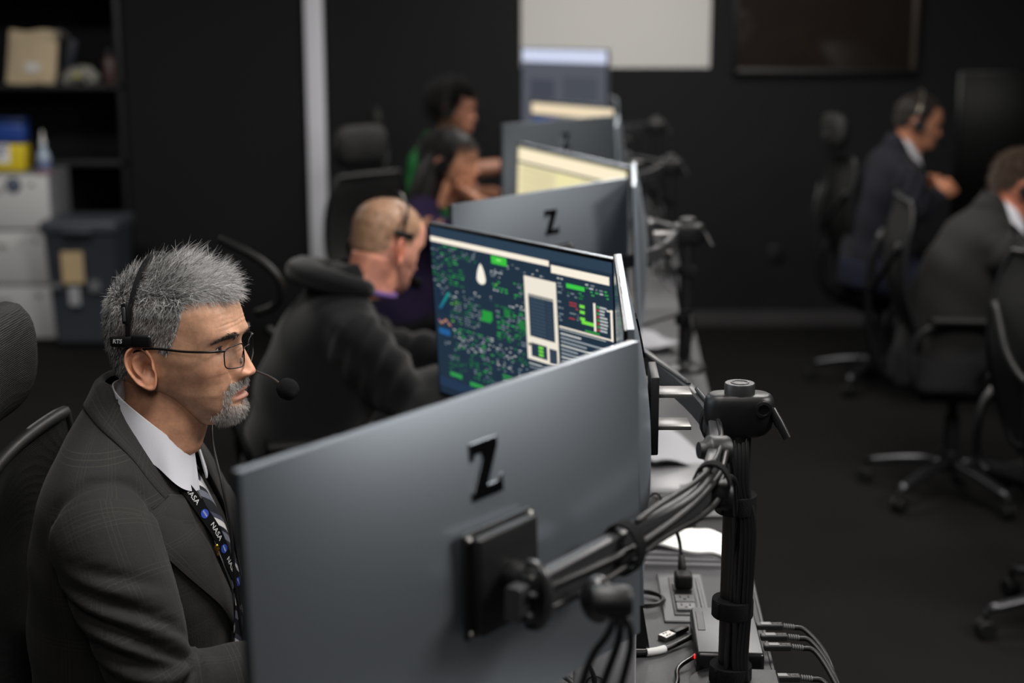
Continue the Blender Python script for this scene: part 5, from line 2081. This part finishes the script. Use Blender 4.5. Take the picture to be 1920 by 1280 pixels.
def headset(label, toW, R, O, lens=False, rts=False, mic_side=1, silver=False):
    t = thing('headset', label, 'headset', (0, 0, 0), 0, 'headsets worn by the people')
    M = Matrix([list(r) for r in R]).to_4x4()
    M.translation = Vector(O)
    t.matrix_basis = M
    band = []
    for a in np.linspace(-.08 * PI, 1.08 * PI, 40):
        band.append((-.032 + .012 * math.sin(a), .0885 * math.cos(a), .058 + .100 * math.sin(a)))
    hb = MB()
    P = np.array(band)
    T, A, B = frames(P, (1, 0, 0))
    G = [P + A * w * .5 + B * d for w, d in ((.007, 0), (.007, .0016), (-.007, .0016), (-.007, 0))]
    hb.loft(np.array(G).transpose(1, 0, 2))
    hb.build('headband', pm('silver_band', (190, 180, 168), .3, metal=.8) if silver else HB_M, t, angle=40)
    if rts:
        lens = rts != 2
        # flat temple pad on the near side with its lettering, slider on the band
        MB().rbox((-.030, -.0875, .0445), (.060, .010, .016), .004, 3).build('temple_pad', HB_M, t, angle=40)
        MB().rbox((-.012, -.0905, .0455), (.030, .007, .019), .004, 3).build('pad_cover', BLACK_SAT, t, angle=40)
        MB().rbox((-.0345, -.0885, .085), (.0085, .006, .030), .002, 2).build('band_slider', BLACK_SAT, t, angle=40)
        MB().rbox((-.0345, -.0892, .0845), (.005, .006, .021), .001, 1).build('slider_tab', pm('slider_grey', (72, 72, 74), .4), t, angle=40)
        tx = text_mb('RTS', .0085, .0002, .15)
        lens and mk('lettering', put(tx[0], (-.0475, -.0928, .0455), ((1, 0, 0), (0, 0, 1), (0, -1, 0))), tx[1], WHITE_INK, t)
        MB().lathe([(0, -.012), (.026, -.012), (.03, -.006), (.03, .006), (.024, .012), (0, .012)], 24, (-.01, .094, .0), ((1, 0, 0), (0, 0, 1), (0, 1, 0))).build('ear_cup', HB_M, t, angle=40)
        bm_ = spline([(-.01, .105, .0), (.04, .104, -.02), (.09, .08, -.034), (.125, .052, -.0375), (.150, .031, -.0445)], 34)
    else:
        for s in (-1, 1):
            MB().lathe([(0, -.011), (.024, -.011), (.029, -.005), (.029, .006), (.023, .011), (0, .011)], 22, (-.012, s * .092, .004), ((1, 0, 0), (0, 0, 1), (0, 1, 0))).build('ear_cup', HB_M, t, angle=40)
        s = mic_side
        bm_ = spline([(-.01, s * .105, .0), (.04, s * .104, -.025), (.09, s * .08, -.042), (.125, s * .045, -.05)], 30)
    MB().tube(bm_, .0017, 8).build('mic_boom', pm('boom_metal', (120, 118, 115), .3, metal=.8), t, smooth=True)
    e = bm_[-1]
    d = nrm(bm_[-1] - bm_[-4])
    m = MB()
    q = 14
    b1 = nrm(np.cross((0, 0, 1), d))
    b2 = np.cross(d, b1)
    m.lathe([(.003, -.004), (.009, -.001), (.0145, .006), (.0165, .014), (.015, .023), (.0095, .030), (0, .032)] if rts else [(.004, 0), (.009, .004), (.011, .011), (.008, .019), (0, .021)], 20, e, (b1, b2, d))
    m.build('foam_windscreen', pm('black_foam', (22, 22, 23), .95, spec=.1, bump=.9, bscale=1100), t, smooth=True)
    return t


SHIRT_M = pm('white_shirt_cotton', (200, 200, 207), .8, spec=.2, bump=.15, bscale=900)
SUIT_M = cloth_mat('charcoal_plaid_wool', (37, 36, 35), (70, 66, 63), .05)
NAVY_M = cloth_mat('navy_wool', (13, 14, 24))
DARK_M = cloth_mat('dark_grey_wool', (22, 21, 21))
TIE_M = stripe_mat('striped_silk')

# ---- the man in the foreground
HO = np.array((-.4945, 2.148, 1.213))
HY = math.radians(-10)
HP = math.radians(-1.5)
t1 = Torso((-.573, 2.15, 0), 0., 0.)


def hair_mask_short(x, ay, z):
    return sstep(-.003, .004, z - hairline(x, ay))


arms1 = (((-.475, 1.915, .795), (-.245, 2.02, .787), (1, .25, -.08), (0, 0, 1), .28),
         ((-.475, 2.385, .795), (-.245, 2.28, .787), (1, -.25, -.08), (0, 0, 1), .28))
man1 = person('grey haired man with glasses and goatee in a charcoal plaid suit', HO, HY, HP, t1, arms1, (196, 150, 122), {'mat': SUIT_M, 'name': 'suit_jacket'},
              hair={'mask': hair_mask_short, 'scalp': (146, 132, 124)}, res=(120, .00115), voxel=.0052, hero=True)
o1, W1, R1, hv, hf, hz, hm = man1
suit_front(o1, t1, SUIT_M, SHIRT_M, TIE_M)
shirt_collar(o1, t1, HO, SHIRT_M, (.101, 1.080), (-.017, 1.178), .0690)

# hair: short back and sides, longer tousled top swept forward
mask = hm > .55
n = 34000
P, N = sample_faces(hv, hf, mask, n)
keep = rng.random(n) < (.55 + .45 * sstep(.05, .1, P[:, 2]))
P, N = P[keep], N[keep]
n = len(P)
N = N * np.where((N * (P - np.array((0, 0, .03)))).sum(1) < 0, -1, 1)[:, None]
topw = sstep(.072, .118, P[:, 2] + .18 * np.maximum(0, P[:, 0] - .05))
back = sstep(.02, -.07, P[:, 0])
L = (.0048 + .003 * rng.random(n)) * (1 - topw) + topw * rng.uniform(.018, .034, n) * (1 - .35 * back)
clump = np.sin(P[:, 0] * 95 + 3 * np.sin(P[:, 1] * 70)) + np.sin(P[:, 1] * 120 + 2 * np.sin(P[:, 0] * 60))
D = np.stack([.75 * topw + (1 - topw) * (-.25), .28 * clump * topw + .12 * rng.normal(size=n), .18 * topw - (1 - topw) * .75], 1)
D += rng.normal(size=(n, 3)) * (.20 + .16 * topw)[:, None]
D = D - N * (D * N).sum(1)[:, None] * .8
D /= np.linalg.norm(D, axis=1)[:, None]
lift = .28 + .20 * topw + .20 * clump * topw + rng.normal(size=n) * .14 - .22 * topw * sstep(.02, .09, P[:, 0])
frw = sstep(.075, .1, P[:, 0]) * topw
D = D * (1 - .25 * frw[:, None]) + np.array((.8, 0, -.12)) * .5 * frw[:, None]
u = rng.random(n)
pale = .50 + .26 * topw * sstep(-.03, .06, P[:, 0]) + .10 * sstep(0, .06, P[:, 0]) + .12 * np.sin(P[:, 0] * 70 + P[:, 1] * 50) * topw
g = np.where(u < pale, rng.uniform(.36, .75, n), rng.uniform(.03, .13, n))
Cc = np.stack([g * 1.0, g * .985, g * .975], 1)
V, F, CL = strands(P, D, N, L, .00030 + .00009 * topw, Cc, 4, lift, .15)
hair1 = big_mesh('hair', W1(V), F, CL, HAIR_M, o1)
hair1['kind'] = 'stuff'

# goatee and moustache
x, y, z = np.where(hv[:, 0] > 0, hv[:, 0] / FX, hv[:, 0]), hv[:, 1], hz
ay = np.abs(y)
zm = -.0468 - .005 * (ay / .027) ** 2
must = (x > .085) & (ay < .029) & (z < -.0285 + .004 * (ay < .008)) & (z > zm + .0085 - .003 * sstep(.018, .028, ay)) & (z > -.050)
chin = (x > .066) & (z < -.0625) & (z > -.096) & (ay < .036)
corner = (x > .075) & (ay > .0255) & (ay < .036) & (z < -.038) & (z > -.064)
soul = (x > .09) & (ay < .009) & (z < -.0585) & (z > -.066)
for nm, mk_, n, ln, pale in (('moustache', must, 1000, (.004, .007), .75), ('goatee', chin | corner | soul, 2600, (.003, .0065), .85)):
    P, N = sample_faces(hv, hf, mk_, n)
    N = N * np.where((N * (P - np.array((.03, 0, -.04)))).sum(1) < 0, -1, 1)[:, None]
    D = np.stack([np.full(n, .25), np.sign(P[:, 1]) * .25, np.full(n, -.9)], 1) + rng.normal(size=(n, 3)) * .28
    D /= np.linalg.norm(D, axis=1)[:, None]
    g = np.where(rng.random(n) < pale, rng.uniform(.38, .70, n), rng.uniform(.05, .16, n))
    V, F, CL = strands(P, D, N, rng.uniform(*ln, n), .00030, np.stack([g, g * .95, g * .9], 1), 3, .42, .12)
    b_ = big_mesh(nm, W1(V), F, CL, HAIR_M, o1)
    b_['kind'] = 'stuff'
# eyebrows
brow = (x > .06) & (ay > .012) & (ay < .054) & (np.abs(z - (.0362 + .0068 * sstep(.010, .030, ay) - .0085 * sstep(.036, .056, ay))) < .0052 - .0026 * sstep(.035, .054, ay))
P, N = sample_faces(hv, hf, brow, 1300)
n = len(P)
N = N * np.where(N[:, :1] < 0, -1, 1)
D = np.stack([np.full(n, -.15), np.sign(P[:, 1]) * .9, np.full(n, .25)], 1) + rng.normal(size=(n, 3)) * .2
D /= np.linalg.norm(D, axis=1)[:, None]
g = np.where(rng.random(n) < .12, rng.uniform(.2, .3, n), rng.uniform(.02, .06, n))
V, F, CL = strands(P, D, N, rng.uniform(.004, .008, n), .00024, np.stack([g, g * .9, g * .85], 1), 3, .10, .1)
b_ = big_mesh('eyebrows', W1(V), F, CL, HAIR_M, o1)
b_['kind'] = 'stuff'

headset('black headset with foam microphone on the grey haired man', W1, R1, HO, rts=True)

# glasses
gl_ = thing('eyeglasses', 'thin black metal eyeglasses on the grey haired man', 'glasses', (0, 0, 0))
M_ = Matrix([list(r) for r in R1]).to_4x4()
M_.translation = Vector(HO)
gl_.matrix_basis = M_
GF = pm('black_wire_frame', (20, 19, 19), .3, metal=.5)


def lens_xyz(s, a, k=1.0):
    """rounded rectangle outline of one lens on a gently wrapped surface"""
    c, sn = math.cos(a), math.sin(a)
    u = .0245 * np.sign(c) * abs(c) ** .45 * k
    v = .0165 * np.sign(sn) * abs(sn) ** .5 * k
    yy = .0345 + u
    xx = .1085 - .0062 * ((yy - .01) / .02) ** 1.35 * .55
    return (xx + .12 * (v - .0165) * .6 * -1 * 0, s * yy, .0125 + v * (1 - .12 * (u / .0245)) + .0012 * u / .0245)


for s in (1, -1):
    A = np.linspace(0, 2 * PI, 40, endpoint=False)
    ring = np.array([lens_xyz(s, a) for a in A])
    rimo = MB().tube(ring, .0010, 6, closed=True).build('rim', GF, gl_, smooth=True)
    V = np.vstack([ring, ring.mean(0)[None]])
    F = [(i, (i + 1) % 40, 40) for i in range(40)]
    mk('lens', V, F, LENS_M, gl_, smooth=True)
    o_ = lens_xyz(s, .55)
    MB().tube(spline([(o_[0], o_[1], .0255), (o_[0] - .004, s * .0655, .027), (.078, s * .0735, .0275), (.045, s * .0785, .029), (.0, s * .082, .0335), (-.03, s * .0815, .028), (-.042, s * .0805, .012)], 40), [.0018] * 26 + list(np.linspace(.0018, .0026, 14)), 8).build('temple_arm', GF, gl_, smooth=True)
    MB().tube(spline([(.1085, s * .0125, .017), (.107, s * .0115, .011), (.105, s * .0115, .004)], 10), .0007, 6).build('nose_pad_wire', GF, gl_, smooth=True)
    MB().ball((.1045, s * .0118, .003), (.0022, .0014, .0045), 10, 8).build('nose_pad', pm('clear_pad', (170, 160, 150), .2), gl_, smooth=True)
MB().tube(spline([(.1085, -.0115, .020), (.1115, -.005, .0225), (.1115, .005, .0225), (.1085, .0115, .020)], 16), .001, 8).build('bridge', GF, gl_, smooth=True)

# headset cord and lanyard
cd = thing('audio_cable', 'thin black headset cord hanging past the collar of the suited man', 'cable', tuple(HO))
cpts = [W1(np.array((.02, .085, -.03))), (-.455, 2.20, 1.13), (-.448, 2.15, 1.09), (-.430, 2.12, 1.03), (-.418, 2.11, .96), (-.412, 2.10, .88), (-.405, 2.1, .80)]
MB().tube(spline(cpts, 50), .0024, 8).build('cord', CABLE_M, cd, smooth=True, wc=True)
ly = thing('lanyard', 'black lanyard with white letters and blue discs around the neck of the suited man', 'lanyard', tuple(t1.fy(0, .85, .02)))
BLUE_M = pm('blue_disc_print', (40, 74, 178), .5)
LYM = pm('black_lanyard_ribbon', (9, 9, 12), .8, spec=.15)
for s in (-1, 1):
    zs = np.linspace(1.05, .835, 30)
    ys = s * np.interp(zs, [.835, .86, .9, .95, 1.0, 1.062], [.006, .014, .028, .042, .053, .064])
    off = .0125 + .002 * (s < 0)
    P = np.array([t1.fy(y, z, off) for y, z in zip(ys, zs)])
    T = np.gradient(P, axis=0)
    T /= np.linalg.norm(T, axis=1)[:, None]
    Nn = np.array([nrm(np.array((1, 1.6 * y / .1, 0.25))) for y in ys])
    Nn = Nn - T * (Nn * T).sum(1)[:, None]
    Nn /= np.linalg.norm(Nn, axis=1)[:, None]
    Wd = np.cross(T, Nn)
    st = ribbon(P, Wd * .019, Nn, .0014).build('strap', LYM, ly, smooth=False, wc=True)
    # repeated print down the strap: word, disc, word, disc
    for q, i in enumerate((4, 8, 12, 16, 20, 24)):
        c = P[i] + Nn[i] * .0018
        if q % 2 == 0:
            tx = text_mb('NASA', .0115, .0001)
            Vt = put(tx[0] * np.array((1.05, 1, 1)), c, (T[i], -Wd[i] * (1 if (np.cross(T[i], -Wd[i]) @ Nn[i]) > 0 else -1), Nn[i]))
            mk('lettering', Vt, tx[1], WHITE_INK, ly, wc=True)
        else:
            d_ = MB().lathe([(0, 0), (.0068, 0), (.0068, .0003), (0, .0003)], 22, c, (T[i], Wd[i], Nn[i])).build('blue_disc', BLUE_M, ly, wc=True)
            tx = text_mb('NASA', .0042, .0001)
            mk('lettering', put(tx[0], c + Nn[i] * .0007, (T[i], -Wd[i] * (1 if (np.cross(T[i], -Wd[i]) @ Nn[i]) > 0 else -1), Nn[i])), tx[1], WHITE_INK, ly, wc=True)
c = t1.fy(0, .825, .02)
MB().obox(c, (t1.R[:, 1], (0, 0, 1), t1.R[:, 0]), (.016, .03, .006), .002).build('clip', STEEL, ly, angle=30, wc=True)
pn = thing('lapel_pin', 'small gold pin on the near lapel of the plaid suit', 'pin', tuple(t1.pt(math.radians(-13), .94, .013)))
c = t1.pt(math.radians(-13), .94, .0135)
MB().ball(c, (.004, .002, .006), 10, 8).build('pin_head', pm('gold', (212, 170, 80), .25, metal=1.), pn, smooth=True, wc=True)
MB().ball(c + np.array((.001, 0, -.008)), (.002, .0015, .005), 8, 6).build('pin_drop', MATS['gold'], pn, smooth=True, wc=True)


# ---- background people
def thick_hair(o, toW, hv, hf, mask, n, ln, colr, r=.0011, lift=.6, fwd=.2, down=-.6, name='hair'):
    P, N = sample_faces(hv, hf, mask, n)
    N = N * np.where((N * (P - np.array((0, 0, .03)))).sum(1) < 0, -1, 1)[:, None]
    D = np.stack([np.full(n, fwd), .1 * rng.normal(size=n), np.full(n, down)], 1) + rng.normal(size=(n, 3)) * .3
    D -= N * (D * N).sum(1)[:, None] * .8
    D /= np.linalg.norm(D, axis=1)[:, None]
    k = rng.uniform(.6, 1.3, (n, 1))
    V, F, CL = strands(P, D, N, rng.uniform(*ln, n), r, np.array(lin(colr))[None] * k, 3, lift, .2)
    h = big_mesh(name, toW(V), F, CL, HAIR_M, o)
    h['kind'] = 'stuff'
    return h


# man in the black hoodie, head bowed, seen from behind his shoulder
HOOD_M = pm('black_fleece', (19, 20, 22), .95, spec=.15, bump=.3, bscale=300, sheen=.2)
t2 = Torso((-.545, 3.71, 0), .30, .2, 1.08, 1.05, -.06)
O2 = np.array((-.33, 3.80, 1.122))
m2 = person('man with shaved head in a black hoodie bending over his desk', O2, .82, .36, t2,
            (((-.27, 3.62, .79), (-.07, 3.86, .785), (.8, .5, -.05), (0, 0, 1), .3), ((-.34, 4.09, .80), (-.10, 4.06, .785), (1, 0, -.05), (0, 0, 1), .3)),
            (224, 160, 138), {'mat': HOOD_M, 'name': 'hoodie', 'sleeve': 1.08}, hair={'mask': lambda x, a, z: .8 * sstep(-.004, .01, z - hairline(x, a) + .0), 'scalp': (158, 128, 100)}, neck_r=1.08)
thick_hair(m2[0], m2[1], m2[3], m2[4], m2[6] > .6, 2500, (.003, .006), (120, 96, 74), .0005)
# hood lying on the shoulders
m_ = MB()
rr = []
for a in np.linspace(-.62 * PI, .62 * PI, 22):
    cc_ = t2.world((t2.sec(1.15)[0] - .005 - .105 * math.cos(a), .118 * math.sin(a), 1.145 - .05 * (1 - math.cos(a)) * .5))
    rad = .036 * (1 - .40 * (abs(a) / (.62 * PI)) ** 2)
    dr = nrm(np.array((-math.cos(a), math.sin(a), 0))) @ t2.R.T
    rr.append([cc_ + dr * math.cos(b) * rad * 1.3 + np.array((0, 0, 1)) * math.sin(b) * rad * .95 for b in np.linspace(0, 2 * PI, 14, endpoint=False)])
m_.loft(rr).build('hood', HOOD_M, m2[0], smooth=True, wc=True)
m_ = MB()
rr = []
for a in np.linspace(0, 2 * PI, 26, endpoint=False):
    cc_ = m2[1](np.array((-.028, 0, -.085))) + t2.R[:, 0] * .068 * math.cos(a) + t2.R[:, 1] * .066 * math.sin(a)
    rr.append(cc_ + np.array((0, 0, -.02 - .02 * math.cos(a))))
m_.tube(np.array(rr), .008, 8, closed=True).build('purple_shirt_collar', pm('purple_cotton', (112, 84, 150), .8), m2[0], smooth=True, wc=True)
headset('black headset on the man with the shaved head', m2[1], m2[2], O2, rts=2)

# woman with long dark hair and purple top
PURP_M = pm('dark_purple_knit', (46, 36, 66), .9, spec=.2, bump=.3, bscale=260)
t3 = Torso((-.395, 5.60, 0), .05, .12, .9, .92, -.055)
O3 = np.array((-.235, 5.60, 1.170))
m3 = person('woman with long dark hair in a dark purple top, headset on', O3, -.12, .06, t3,
            (((.01, 5.40, .985), (-.125, 5.50, 1.05), (-.9, .3, .4), (.2, -.6, -.6), .9), ((-.16, 5.85, .80), (.02, 5.80, .80), (1, -.2, 0), (0, 0, 1), .4)),
            (196, 142, 112), {'mat': PURP_M, 'name': 'purple_top', 'sleeve': .82, 'short': True}, hair={'mask': lambda x, a, z: sstep(-.002, .004, z - hairline(x, a) + .012), 'scalp': (26, 22, 21)}, female=True, neck_r=.86, lip=(170, 96, 92))
HDARK = attr_mat('hair_strands')
thick_hair(m3[0], m3[1], m3[3], m3[4], m3[6] > .4, 5000, (.03, .06), (30, 25, 23), .0011, .10, -.5, -.9)
# long fall of hair behind the shoulder
m_ = MB()
rr = []
for t in np.linspace(0, 1, 14):
    c = m3[1](np.array((-.032 - .02 * math.sin(2 * t), 0, .06))) + np.array((-.05 * t - .03 * math.sin(3 * t), -.02 * t, -.42 * t))
    ra, rb = .062 + .01 * math.sin(3 * t) - .035 * t ** 2, .078 + .015 * math.sin(2.5 * t) - .02 * t ** 2
    rr.append([c + np.array((ra * math.cos(a), rb * math.sin(a) * (1 + .04 * math.sin(9 * a)), 0)) for a in np.linspace(0, 2 * PI, 26, endpoint=False)])
m_.loft(rr).build('hair_fall', pm('dark_brown_hair', (28, 23, 22), .45, bump=.5, bscale=120), m3[0], smooth=True, wc=True)
headset('black headset with grey side on the long haired woman', m3[1], m3[2], O3, mic_side=1)

# woman in the green top at the far end
GREEN_M = pm('green_knit', (46, 124, 68), .85, spec=.2)
t4 = Torso((-.46, 7.52, 0), -.05, .1, .9, .92, .0)
O4 = np.array((-.29, 7.45, 1.255))
m4 = person('woman with short black hair in a green top at the far desk', O4, -.1, .1, t4,
            (((-.17, 7.25, 1.0), (.03, 7.3, 1.02), (1, .1, .1), (0, -.4, .8), .5), ((-.2, 7.8, .82), (.0, 7.7, .82), (1, -.2, 0), (0, 0, 1), .4)),
            (150, 104, 84), {'mat': GREEN_M, 'name': 'green_top', 'sleeve': .9, 'short': True}, hair={'mask': lambda x, a, z: sstep(-.002, .004, z - hairline(x, a) + .012), 'scalp': (20, 18, 18)}, female=True, neck_r=.86)
thick_hair(m4[0], m4[1], m4[3], m4[4], m4[6] > .4, 5000, (.03, .055), (20, 18, 18), .0012, .8, -.2, .1)
headset('pale sided headset on the woman in the green top', m4[1], m4[2], O4, mic_side=1, silver=True)

# two men in suits on the far side
t5 = Torso((1.668, 6.765, 0), .1, .1, 1.0, 1.0, .02)
O5 = np.array((1.815, 6.76, 1.242))
m5 = person('man in a navy suit with hands clasped in front of him', O5, .0, .22, t5,
            (((1.78, 6.50, .90), (1.90, 6.60, .95), (.6, .6, .35), (.6, -.4, .6), 1.0), ((1.84, 7.02, .90), (1.90, 6.84, .955), (.5, -.7, .35), (.6, .4, .6), 1.0)),
            (190, 134, 106), {'mat': NAVY_M, 'name': 'suit_jacket'}, hair={'mask': hair_mask_short, 'scalp': (40, 34, 32)}, trousers=(28, 30, 44))
thick_hair(m5[0], m5[1], m5[3], m5[4], m5[6] > .5, 4500, (.008, .016), (48, 40, 36), .0008, .4, -.1, -.4)
suit_front(m5[0], t5, NAVY_M, SHIRT_M, pm('grey_silk_tie', (112, 116, 122), .5))
shirt_collar(m5[0], t5, O5, SHIRT_M, (.172, 1.085), (.052, 1.18), .068)
headset('headset with bright silver band on the man in navy', m5[1], m5[2], O5, mic_side=-1, silver=True)

t6 = Torso((1.532, 5.20, 0), .05, .22, 1.04, 1.04, -.065)
O6 = np.array((1.765, 5.20, 1.122))
m6 = person('brown haired man in a dark suit leaning forward at the picture edge', O6, .1, .42, t6,
            (((1.78, 4.92, .80), (2.02, 5.05, .80), (1, .2, 0), (0, 0, 1), .4), ((1.82, 5.46, .80), (2.04, 5.36, .80), (1, -.2, 0), (0, 0, 1), .4)),
            (196, 128, 104), {'mat': DARK_M, 'name': 'suit_jacket'}, hair={'mask': hair_mask_short, 'scalp': (58, 44, 36)})
thick_hair(m6[0], m6[1], m6[3], m6[4], m6[6] > .5, 5500, (.014, .028), (74, 56, 44), .0009, .5, -.1, -.3)
suit_front(m6[0], t6, DARK_M, SHIRT_M, None)
shirt_collar(m6[0], t6, O6, SHIRT_M, (.255, 1.08), (.135, 1.175), .068)
headset('headset with small silver spot on the brown haired man', m6[1], m6[2], O6, mic_side=-1, silver=True)
# table the two men sit at, beyond the picture edge
tb = thing('side_table', 'dark table in front of the two seated men', 'table', (2.72, 6.2, 0))
MB().rbox((0, 0, .722), (.9, 2.4, .025), .003).build('tabletop', DESK_M, tb, angle=30)
for sx in (-.38, .38):
    for sy in (-1.1, 1.1):
        MB().rbox((sx, sy, .355), (.05, .05, .71), .004).build('leg', LEG_M, tb, angle=30)
